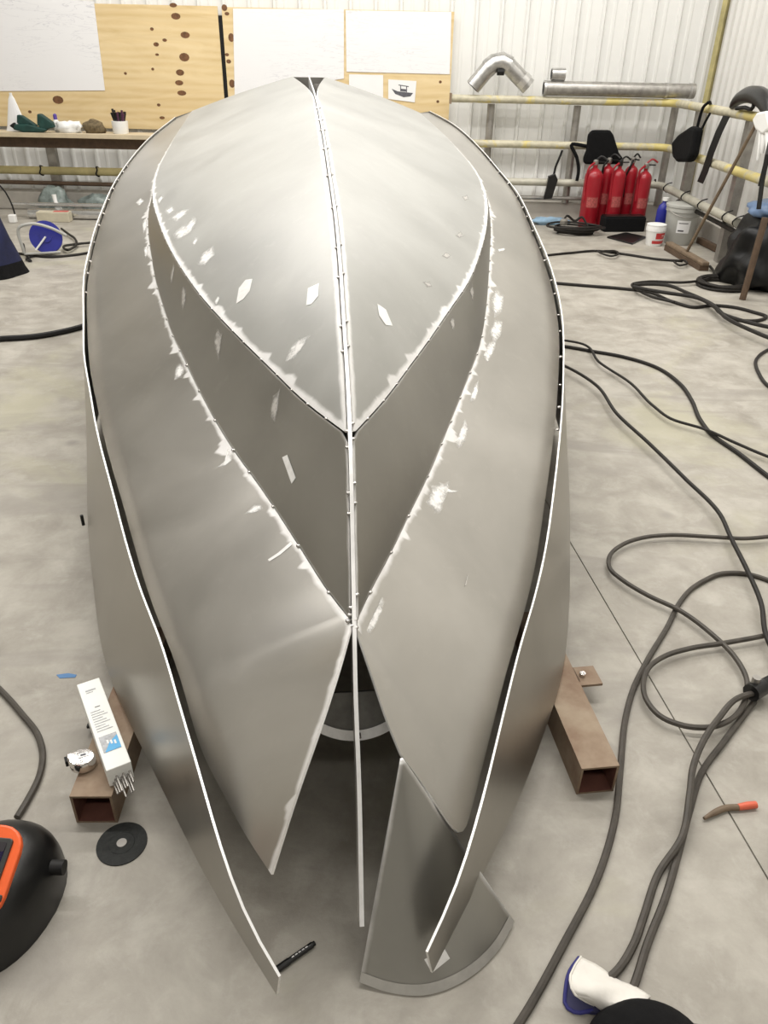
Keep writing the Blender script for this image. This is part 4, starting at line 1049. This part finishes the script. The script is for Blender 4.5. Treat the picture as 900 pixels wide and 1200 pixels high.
# navy cloth at the left edge
nv = at_z(0, 324); 
nc = empty('covered_stand', (nv.x - .07, nv.y, 0), label='navy blue draped cloth with black hem at the left edge', cat='cloth')
prof = [(0.25, 0.0), (0.235, 0.10)]
def drape(prof, name, mat):
    mb = MB(); n = 40; vs_ = []
    for r_, z_ in prof:
        for k_ in range(n):
            a_ = 2 * pi * k_ / n; rr = r_ * (1 + 0.06 * sin(5 * a_ + z_ * 3) * (1 - z_))
            vs_.append((nv.x - .08 + cos(a_) * rr, nv.y + 0.1 + sin(a_) * rr, z_))
    mb.add(vs_, [(i * n + k_, i * n + (k_ + 1) % n, (i + 1) * n + (k_ + 1) % n, (i + 1) * n + k_) for i in range(len(prof) - 1) for k_ in range(n)] + [list(range((len(prof) - 1) * n, len(prof) * n))])
    return mb.build(name, mat, nc, sm=True)
drape([(0.245, 0.0), (0.225, 0.05), (0.212, 0.10)], 'hem', M_BLACKCLOTH); drape([(0.212, 0.10), (0.16, 0.28), (0.115, 0.48), (0.06, 0.60)], 'cloth', M_NAVY)
#@@FLOORSTUFF
# ================================================================== CABLES ON THE FLOOR
def cable(name, pts, r, mat, label, z=None, n=None, cat='cable', parent=None, sides=8, zf=None):
    z = r if z is None else z
    P = [at_z(u, v, z if zf is None else zf(u, v)) for u, v in pts]
    C_ = catmull(P, n or max(24, 7 * len(pts)))
    o = MB().tube(C_, r, sides).build(name, mat, parent, sm=True)
    return tag(o, label, cat) if parent is None else o
cable('floor_cable', [(598,1215),(608,1200),(662,1104),(700,1029),(721,958),(727,900),(733,842),(742,808),(758,775),(783,733),(796,707),(808,692),(826,680),(847,672),(877,673),(905,682),(930,700)], 0.0085, M_CABLE, 'thick grey cable sweeping from the bottom edge up beside the right beam')
cable('floor_cable', [(930,626),(900,629),(874,631),(832,629),(784,627),(754,630),(730,638),(714,653),(716,668),(730,680),(760,698),(796,715),(833,742),(862,771),(875,796),(873,821),(858,842),(833,852),(800,850),(775,840),(758,821),(754,800),(760,783),(779,769),(808,760),(846,754),(900,744),(940,734)], 0.008, M_CABLE, 'grey cable looping in a round coil right of the beam', 0.026)
cable('floor_cable', [(640,420),(662,429),(697,450),(724,486),(760,519),(802,560),(844,603),(856,629),(877,671),(892,707),(898,745),(915,780)], 0.0085, M_CABLED, 'dark wavy cable running from the hull to the right edge', 0.045)
cable('floor_cable', [(640,404),(662,406),(691,411),(730,418),(766,429),(796,449),(811,470),(820,491),(832,507),(868,533),(900,558),(930,580)], 0.0105, M_CABLED, 'upper dark cable curving from the hull, thicker of the crossing pair')
cable('floor_cable', [(645,398),(662,399),(679,402),(703,425),(739,449),(766,476),(787,491),(826,503),(862,519),(900,535),(930,545)], 0.0075, M_CABLED, 'thinner dark cable crossing over the thicker one right of the hull', 0.03)
cable('floor_cable', [(884,812),(867,817),(842,842),(825,867),(812,900),(808,933),(800,979),(771,1025),(754,1075),(742,1108),(721,1140),(706,1152)], 0.0085, M_CABLE, 'grey cable from the black plug, left of the pair, to the glove', zf=lambda u, v: 0.045 if v < 960 else (0.03 if v < 1000 else 0.009))
cable('floor_cable', [(884,822),(850,867),(821,908),(808,950),(796,996),(779,1054),(758,1108),(744,1152),(737,1170)], 0.0085, M_CABLE, 'grey cable from the black plug, right of the pair, to the glove', 0.0095)
pl = at_z(889, 806)
pg = empty('cable_connector', (pl.x, pl.y, 0), label='black cable connector at the right edge', cat='connector')
MB().tube([at_z(880, 812, .045), at_z(893, 804, .045)], 0.026, 12).build('body', M_BLACKPL, pg, sm=True)
MB().tube([at_z(892, 805, .045), at_z(908, 797, .045)], 0.02, 12).build('sleeve', M_BLACK, pg, sm=True)
MB().lathe([(0.012, 0), (0.012, 0.03)], 10, at_z(884, 803, .055)).build('lug', M_ZINC, pg)
MB().tube([at_z(886, 810, .02), at_z(889, 808, .02)], 0.02, 10).build('latch', M_BLACK, pg)
cable('floor_cable', [(-30,399),(0,397),(42,394),(71,389),(95,383),(125,372)], 0.018, M_BLACK, 'thick black hose running under the left side of the hull')
cable('floor_cable', [(-20,790),(0,808),(26,837),(45,863),(50,886),(45,912),(32,938),(20,958)], 0.0085, M_CABLE, 'grey cable running to the welding helmet on the left')
cable('floor_cable', [(630,301),(643,299),(672,296),(700,294),(733,298),(773,304),(800,306)], 0.011, M_CABLED, 'thin dark cable on the far floor before the white tub')
cable('floor_cable', [(700,294),(705,297),(716,300),(724,298),(720,294),(708,294)], 0.009, M_CABLED, 'small dark cable loop on the far floor left of the broom', 0.03)
cable('floor_cable', [(790,307),(797,311),(805,309),(800,305),(792,306)], 0.009, M_CABLED, 'small dark cable loop just before the broom head', 0.03)
cable('floor_cable', [(640,331),(653,332),(690,335),(727,338),(760,342),(787,353),(813,360),(833,358),(860,360),(884,366),(897,370),(883,376),(858,374),(848,368)], 0.012, M_CABLED, 'dark cable from the hull into the tangle near the sack')
cable('floor_cable', [(832,312),(837,320),(828,327),(800,331),(760,330),(741,333),(748,340),(765,348),(790,354)], 0.011, M_CABLED, 'dark cable curling from the broom head to the tangle', 0.03)
cable('floor_cable', [(742,334),(760,333),(780,334),(805,343),(835,357),(847,368),(867,375),(905,384),(930,388)], 0.014, M_CABLED, 'dark cable of the tangle running off right above the others', 0.045)
cable('floor_cable', [(742,336),(762,340),(780,343),(813,348),(838,360),(852,373),(880,387),(905,397),(930,404)], 0.014, M_CABLED, 'lowest dark cable of the tangle running off right', 0.06)
cable('floor_cable', [(915,405),(900,410),(886,422),(889,437),(900,452),(915,462)], 0.010, M_CABLED, 'dark cable bend peeking in at the right edge')
cr2 = at_z(846, 336)
coil = empty('cable_coil', (cr2.x, cr2.y, 0), label='flat oval coil of dark hose beside the black sack', cat='cable')
for i in range(6):
    k_ = 1 - 0.05 * (i % 3)
    MB().tube([Vector((cr2.x + cos(a_) * .20 * k_, cr2.y + sin(a_) * .19 * k_, 0.016 + 0.026 * (i // 3) + 0.004 * sin(3 * a_ + i))) for a_ in np.linspace(0, 2 * pi, 36, endpoint=False)], 0.013, 6, closed=True).build('loop', M_CABLED, coil, sm=True)
# left far cables
cable('floor_cable', [(0,215),(6,222)], 0.004, M_BLACK, 'x') if False else None
wz = [at_y(u, v, 8.6) for u, v in ((-6, 212), (4, 222), (14, 240), (20, 262))] + [at_z(u, v, .012) for u, v in ((28, 288), (30, 298), (36, 306), (30, 303), (40, 300))]
tag(MB().tube(catmull(wz, 40), 0.008, 6).build('hanging_lead', M_BLACK, sm=True), 'thin black lead hanging from the left rail to the floor', 'lead')
cable('floor_cable', [(14,296),(30,298),(60,301),(85,299),(110,295),(130,290)], 0.011, M_CABLED, 'dark cable on the floor in front of the blue reel')
cable('floor_cable', [(72,268),(80,274),(88,280),(86,290),(80,293),(76,288),(90,286),(110,284),(130,282)], 0.011, M_CABLED, 'dark cable curling right of the blue reel', 0.03)

# ================================================================== BEAMS UNDER THE HULL
def beam(near, far_, label, lab_pos):
    n0 = at_z(*near); f0 = at_z(*far_); d = (f0 - n0).normalized(); L = 0.62; w_ = 0.098; t = 0.006
    sd = Vector((d.y, -d.x, 0))
    e = empty('steel_beam', n0, label=label, cat='beam', group='rusty square steel tubes under the hull')
    mb = MB()
    def ring(c, hw_, h0_, h1_): return [c - sd * hw_ + Vector((0, 0, h0_)), c + sd * hw_ + Vector((0, 0, h0_)), c + sd * hw_ + Vector((0, 0, h1_)), c - sd * hw_ + Vector((0, 0, h1_))]
    o0 = ring(n0, w_ / 2, 0, .094); o1 = ring(n0 + d * L, w_ / 2, 0, .094)
    i0 = ring(n0, w_ / 2 - t, t, .094 - t); i1 = ring(n0 + d * L, w_ / 2 - t, t, .094 - t)
    mb.add(o0 + o1 + i0 + i1, [(k, (k + 1) % 4, 4 + (k + 1) % 4, 4 + k) for k in range(4)] + [(k, (k + 1) % 4, 8 + (k + 1) % 4, 8 + k) for k in range(4)] + [(4 + k, 4 + (k + 1) % 4, 12 + (k + 1) % 4, 12 + k) for k in range(4)])
    mb.build('tube_wall', M_RUST, e)
    mb = MB(); mb.add([p - Vector((0, 0, 0)) for p in i0 + i1], [(k, (k + 1) % 4, 4 + (k + 1) % 4, 4 + k) for k in range(4)]); mb.build('tube_inside', M_RUSTIN, e)
    return e, n0, d, sd
eL, nL0, dL, sL = beam((114, 964), (163, 824), 'rusty square steel tube under the left side, electrode box on top', 0)
eR, nR0, dR, sR = beam((697, 929), (648, 815), 'rusty square steel tube under the right side of the hull', 0)
c = nL0 + dL * 0.33 - sL * 0.075
MB().box((c.x, c.y, 0.02), (0.07, 0.09, 0.008), rotz(math.atan2(dL.y, dL.x) - pi / 2)).build('tab', M_BLACK, eL)
tb = at_z(684, 793, 0.06)
MB().box((tb.x, tb.y, 0.06), (0.085, 0.075, 0.008), rotz(0.15)).build('tab', M_RUST, eR)
MB().box((tb.x - .045, tb.y, 0.06), (0.05, 0.06, 0.008), rotz(0.15)).build('tab', M_RUST, eR)
MB().lathe([(0.009, 0), (0.009, 0.01)], 12, (tb.x - .005, tb.y, 0.0645)).build('bolt', M_CHROME, eR)
# electrode box
zb = 0.0945; hb2 = 0.055
a_ = at_z(103, 798, zb + hb2); b_ = at_z(139, 898, zb + hb2); d = (b_ - a_); Lb = d.length; d.normalize(); sd = Vector((-d.y, d.x, 0))
if sd.x < 0: sd = -sd
cm = (a_ + b_) / 2; wb_ = 0.058
RB = Matrix((sd, d, Vector((0, 0, 1)))).transposed()
eb = empty('electrode_box', (cm.x, cm.y, zb), label='open white carton of welding rods with blue print on the rusty beam', cat='carton')
MB().box((cm.x, cm.y, zb + hb2 / 2), (wb_, Lb, hb2), RB).build('carton', simple('white_card', (0.87, 0.87, 0.83), 0.6, 0, 0.02, 10), eb, bevel=0.002)
M_CYAN = simple('cyan_print', (0.10, 0.42, 0.75), 0.5, 0, 0.05, 20); M_GREYP = simple('grey_print', (0.55, 0.56, 0.58), 0.6, 0, 0.2, 120)
zt_ = zb + hb2 + 0.0004
def lab(u0_, u1_, w0, w1, mat, name, dz=0.0):
    # u along the box 0..1 (far..near), w across -0.5..0.5
    P = [a_ + d * (Lb * u) + sd * (wb_ * w_) for u, w_ in ((u0_, w0), (u0_, w1), (u1_, w1), (u1_, w0))]
    P = [Vector((p.x, p.y, zt_ + dz)) for p in P]
    return MB().prism(P, (0, 0, 0.0005)).build(name, mat, eb)
lab(0.66, 0.83, -0.36, 0.36, M_GREYP, 'print_panel')
P = [a_ + d * (Lb * u) + sd * (wb_ * w_) for u, w_ in ((0.83, -0.30), (0.74, 0.0), (0.69, 0.36), (0.83, 0.36))]
MB().prism([Vector((p.x, p.y, zt_ + .0006)) for p in P], (0, 0, 0.0004)).build('print_panel', M_CYAN, eb)
for k in range(3): lab(0.715 + .012 * k, 0.755 + .012 * k, -0.12 + .14 * k, -0.04 + .14 * k, M_PAPER, 'print_letter', 0.0012)
for k in range(9): lab(0.37 + .028 * k, 0.377 + .028 * k, -0.34, 0.2 + 0.12 * ((k * 7) % 3 - 1), M_GREYP, 'print_line')
lab(0.325, 0.332, -0.1, 0.12, M_INK, 'print_line'); lab(0.11, 0.125, -0.25, 0.2, M_GREYP, 'print_line'); lab(0.14, 0.147, -0.25, 0.05, M_GREYP, 'print_line')
for k in range(9):
    w_ = -0.34 + 0.085 * k; z_ = zb + 0.012 + 0.009 * (k % 3)
    p0_ = a_ + d * (Lb * 0.9) + sd * (wb_ * w_); p1_ = a_ + d * (Lb + 0.035 + 0.018 * ((k * 5) % 4) / 3) + sd * (wb_ * (w_ + 0.03))
    MB().tube([Vector((p0_.x, p0_.y, z_)), Vector((p1_.x, p1_.y, z_ - .006))], 0.0024, 6).build('welding_rod', M_ZINC, eb)
# plastic bag under the carton end
# tape measure
tm = at_z(98, 897, 0.0945); 
te = empty('tape_measure', (tm.x, tm.y, 0.0945), 0.5, label='shiny chrome tape measure on the left rusty beam', cat='tape measure')
MB().lathe([(0.026, 0), (0.029, 0.003), (0.029, 0.026), (0.026, 0.030), (0.0, 0.031)], 28, (tm.x, tm.y, 0.0945), 1.08, 0.95).build('case', M_CHROME, te, sm=True)
MB().box((tm.x - .028, tm.y + .006, 0.0945 + .014), (0.022, 0.022, 0.024), rotz(0.5)).build('mouth', M_CHROME, te, bevel=0.004)
MB().box((tm.x - .041, tm.y + .002, 0.0945 + .010), (0.006, 0.018, 0.016), rotz(0.5)).build('end_hook', M_BLACK, te)
MB().box((tm.x + .003, tm.y + .005, 0.0945 + .0315), (0.024, 0.014, 0.001), rotz(0.4)).build('label', M_PAPER, te)
MB().box((tm.x + .003, tm.y + .005, 0.0945 + .0322), (0.012, 0.005, 0.0008), rotz(0.4)).build('label_print', M_INK, te)
# grinding disc
dc = at_z(143, 989)
gd_ = empty('cutting_disc', (dc.x, dc.y, 0), label='black cutting disc lying on the floor by the left beam', cat='disc')
MB().lathe([(0.012, 0.0), (0.0575, 0.0), (0.0575, 0.003), (0.030, 0.0032), (0.028, 0.0045), (0.012, 0.0045)], 40, (dc.x, dc.y, 0)).build('disc', simple('abrasive', (0.02, 0.022, 0.02), 0.75, 0, 0.3, 90, 0.2), gd_)
MB().lathe([(0.0062, 0.0045), (0.0115, 0.0045), (0.0115, 0.0055), (0.0062, 0.0055)], 20, (dc.x, dc.y, 0)).build('metal_ring', M_ZINC, gd_)
MB().lathe([(0.0001, 0.0030), (0.011, 0.0030), (0.011, 0.0042), (0.0001, 0.0042)], 20, (dc.x, dc.y, 0)).build('centre', simple('pale_centre', (0.45, 0.44, 0.42), 0.7), gd_)
# marker pen
a_ = at_z(325, 1136, .008); b_ = at_z(369, 1105, .008)
mk = empty('marker_pen', (a_ + b_) / 2 - Vector((0, 0, .008)), label='black marker pen on the floor at the tip of the left bow plate', cat='pen')
MB().tube([a_, a_.lerp(b_, .3)], 0.0075, 12).build('cap', M_BLACKPL, mk, sm=True); MB().tube([a_.lerp(b_, .3), a_.lerp(b_, .93)], 0.0065, 12).build('barrel', M_BLACKPL, mk, sm=True); MB().tube([a_.lerp(b_, .93), b_], 0.005, 10).build('end_plug', M_BLACK, mk, sm=True)
sd2 = (b_ - a_).normalized()
for k in range(5):
    p0_ = a_.lerp(b_, .38 + .09 * k) + Vector((0, 0, .0066)); p1_ = a_.lerp(b_, .44 + .09 * k) + Vector((0, 0, .0066))
    MB().tube([p0_, p1_], 0.0012, 5).build('print_mark', M_PAPER, mk)
# orange-tipped brush
p_ = [at_z(u, v, .009) for u, v in ((825, 959), (838, 952), (850, 947), (866, 946))]
ob = empty('wire_brush', p_[2], label='small brown brush with orange handle end on the right floor', cat='brush')
MB().tube(catmull(p_, 14), [0.004 + 0.004 * min(1, i / 5) for i in range(14)], 10).build('handle', M_WOODB, ob, sm=True)
MB().tube([at_z(u, v, .010) for u, v in ((865, 946), (876, 944), (886, 943))], [0.008, 0.0095, 0.009], 10).build('grip_end', simple('orange_red', (0.75, 0.14, 0.07), 0.4), ob, sm=True)
# blue tape scrap
P = [at_z(u, v, 0.0005) for u, v in ((66, 791), (80, 789), (90, 791), (88, 794), (70, 795))]
tag(MB().prism(P, (0, 0, 0.001)).build('tape_scrap', simple('blue_tape', (0.1, 0.25, 0.5), 0.6)), 'small strip of blue tape on the floor left of the carton', 'tape')

# ================================================================== WELDING HELMET (left edge)
hc0 = at_z(2, 1062, 0.0)
HM = empty('welding_helmet', (hc0.x, hc0.y, 0), radians(-4), label='black welding helmet with orange bezel lying face up, left edge', cat='helmet')
def superell(ax_, ay_, az_, e1, e2, n=36, m=18, zc=0.0):
    vs_ = []
    sg = lambda t, e_: (1 if t >= 0 else -1) * abs(t) ** e_
    for i in range(m + 1):
        ph = (pi / 2) * i / m
        for k in range(n):
            th_ = 2 * pi * k / n
            vs_.append(Vector((ax_ * sg(cos(ph), e1) * sg(cos(th_), e2), ay_ * sg(cos(ph), e1) * sg(sin(th_), e2), zc + az_ * sg(sin(ph), e1))))
    fs = [(i * n + k, i * n + (k + 1) % n, (i + 1) * n + (k + 1) % n, (i + 1) * n + k) for i in range(m) for k in range(n)]
    return vs_, fs
def local(mb, name, mat, par, sm=True, bevel=0):
    me = mb.mesh(name); o = link(name, me, mat, par, None, sm)
    if sm: md = o.modifiers.new('edges', 'EDGE_SPLIT'); md.split_angle = radians(40)
    if bevel: md = o.modifiers.new('bevel', 'BEVEL'); md.width = bevel; md.segments = 3; md.limit_method = 'ANGLE'
    return o
vs_, fs = superell(0.122, 0.158, 0.165, 0.75, 0.85)
vs_ = [Vector((v.x * (1 - 0.12 * v.y / 0.158 * (1 if v.y < 0 else 0) * -1), v.y, v.z)) for v in vs_]
local(MB().add(vs_, fs), 'shell', M_BLACKPL, HM)
TL = Matrix.Rotation(radians(22), 3, 'X')
fc = Vector((0.0, -0.022, 0.150))
def rbox(w_, h_, t_, r_, c, rot, ch=6):
    pts = []
    for cx_, cy_, a0 in ((w_ / 2 - r_, h_ / 2 - r_, 0), (-w_ / 2 + r_, h_ / 2 - r_, pi / 2), (-w_ / 2 + r_, -h_ / 2 + r_, pi), (w_ / 2 - r_, -h_ / 2 + r_, 1.5 * pi)):
        for i in range(ch): a = a0 + pi / 2 * i / (ch - 1); pts.append(Vector((cx_ + cos(a) * r_, cy_ + sin(a) * r_, 0)))
    return [c + rot @ p for p in pts], rot @ Vector((0, 0, t_))
pl_, ex = rbox(0.150, 0.185, 0.016, 0.05, fc + TL @ Vector((0, 0, -.002)), TL); local(MB().prism(pl_, ex), 'orange_bezel', M_ORANGE, HM, False, 0.004)
pl_, ex = rbox(0.116, 0.108, 0.012, 0.008, fc + TL @ Vector((-0.002, 0.012, .008)), TL); local(MB().prism(pl_, ex), 'lens_frame', simple('dark_grey_plastic', (0.035, 0.035, 0.033), 0.4), HM, False, 0.002)
pl_, ex = rbox(0.145, 0.014, 0.012, 0.004, fc + TL @ Vector((0, -0.046, .007)), TL); local(MB().prism(pl_, ex), 'cross_bar', simple('dark_grey_plastic', (0.035, 0.035, 0.033), 0.4), HM, False, 0.002)
pl_, ex = rbox(0.096, 0.082, 0.002, 0.004, fc + TL @ Vector((-0.002, 0.012, .0195)), TL); local(MB().prism(pl_, ex), 'lens', simple('violet_glass', (0.02, 0.015, 0.05), 0.08, 0, 0.1, 3), HM, False)
pl_, ex = rbox(0.096, 0.018, 0.002, 0.003, fc + TL @ Vector((-0.002, 0.048, .0200)), TL); local(MB().prism(pl_, ex), 'solar_strip', simple('solar_strip', (0.05, 0.045, 0.05), 0.2), HM, False)
local(MB().tube([Vector((0.108, 0.045, 0.085)), Vector((0.136, 0.047, 0.085))], 0.016, 16), 'side_knob', M_BLACK, HM)
local(MB().box((0.098, -0.005, 0.108), (0.004, 0.008, 0.006), rotz(0.5)), 'logo_dot', M_WHITE, HM, False)

# ================================================================== GLOVE AND BLACK CAP (bottom edge)
gv = at_z(700, 1160)
gl2 = empty('welding_glove', (gv.x, gv.y, 0), label='white leather welding gauntlet with blue trim at the bottom edge', cat='glove')
def cuff_pts(zlist, pix): return [at_z(u, v, z) for (u, v), z in zip(pix, zlist)]
# flattened open cuff: top and bottom sheets
topP = [(681, 1121), (672, 1135), (668, 1150), (671, 1162), (682, 1171), (696, 1178)]
endP = [(763, 1167), (758, 1171), (752, 1176), (745, 1182), (738, 1190), (730, 1198)]
n = 14; A = catmull([at_z(u, v, z) for (u, v), z in zip(topP, (0.02, .05, .066, .062, .045, .02))], n); B = catmull([at_z(u, v, z) for (u, v), z in zip(endP, (0.012, .03, .045, .045, .03, .012))], n)
vs_ = []; m_ = 10
for i in range(n):
    for j in range(m_ + 1):
        t = j / m_; p_ = A[i].lerp(B[i], t); vs_.append(p_ + Vector((0, 0, 0.006 * sin(9 * t + i * .7) * sin(pi * t))))
M_LEATH = simple('white_leather', (0.78, 0.75, 0.69), 0.8, 0, 0.06, 14, 0.2)
me = MB().add(vs_, [(i * (m_ + 1) + j, i * (m_ + 1) + j + 1, (i + 1) * (m_ + 1) + j + 1, (i + 1) * (m_ + 1) + j) for i in range(n - 1) for j in range(m_)])
o = me.build('cuff_top', M_LEATH, gl2, sm=True); md = o.modifiers.new('leather', 'SOLIDIFY'); md.thickness = 0.003
A2 = catmull([at_z(u, v, 0.004) for u, v in ((680, 1122), (668, 1140), (664, 1160), (665, 1180), (674, 1186), (696, 1184))], n); B2 = catmull([at_z(u, v, 0.004) for u, v in ((762, 1168), (752, 1178), (745, 1188), (740, 1192), (735, 1196), (730, 1199))], n)
vs_ = []
for i in range(n):
    for j in range(m_ + 1): vs_.append(A2[i].lerp(B2[i], j / m_))
o = MB().add(vs_, [(i * (m_ + 1) + j, i * (m_ + 1) + j + 1, (i + 1) * (m_ + 1) + j + 1, (i + 1) * (m_ + 1) + j) for i in range(n - 1) for j in range(m_)]).build('cuff_lining', simple('blue_lining', (0.05, 0.05, 0.12), 0.8), gl2); md = o.modifiers.new('leather', 'SOLIDIFY'); md.thickness = 0.003
trim = A[:9] 
M_TRIM = simple('blue_trim', (0.035, 0.035, 0.2), 0.7)
MB().tube([p_ + Vector((-0.002, 0, 0)) for p_ in A2], 0.004, 8).build('blue_trim', M_TRIM, gl2, sm=True)
MB().tube(A[:], 0.0022, 6).build('blue_trim', M_LEATH, gl2, sm=True)
bc = at_z(757, 1236, 0.0)
bk = empty('work_hat', (bc.x, bc.y, 0), label='black rounded cap at the bottom edge, lying over the glove', cat='cap')
vs_, fs = superell(0.115, 0.088, 0.085, 0.9, 1.0, 40, 14)
local(MB().add(vs_, fs), 'crown', M_BLACKCLOTH, bk)
pl_ = [Vector((0.10 + .075 * cos(t), -0.005 + 0.055 * sin(t), 0.004)) for t in np.linspace(-pi / 2, pi / 2, 14)] + [Vector((0.06, 0.05, 0.004)), Vector((0.06, -0.05, 0.004))]
local(MB().prism(pl_, (0, 0, 0.012)), 'peak', M_BLACKCLOTH, bk, False, 0.004)
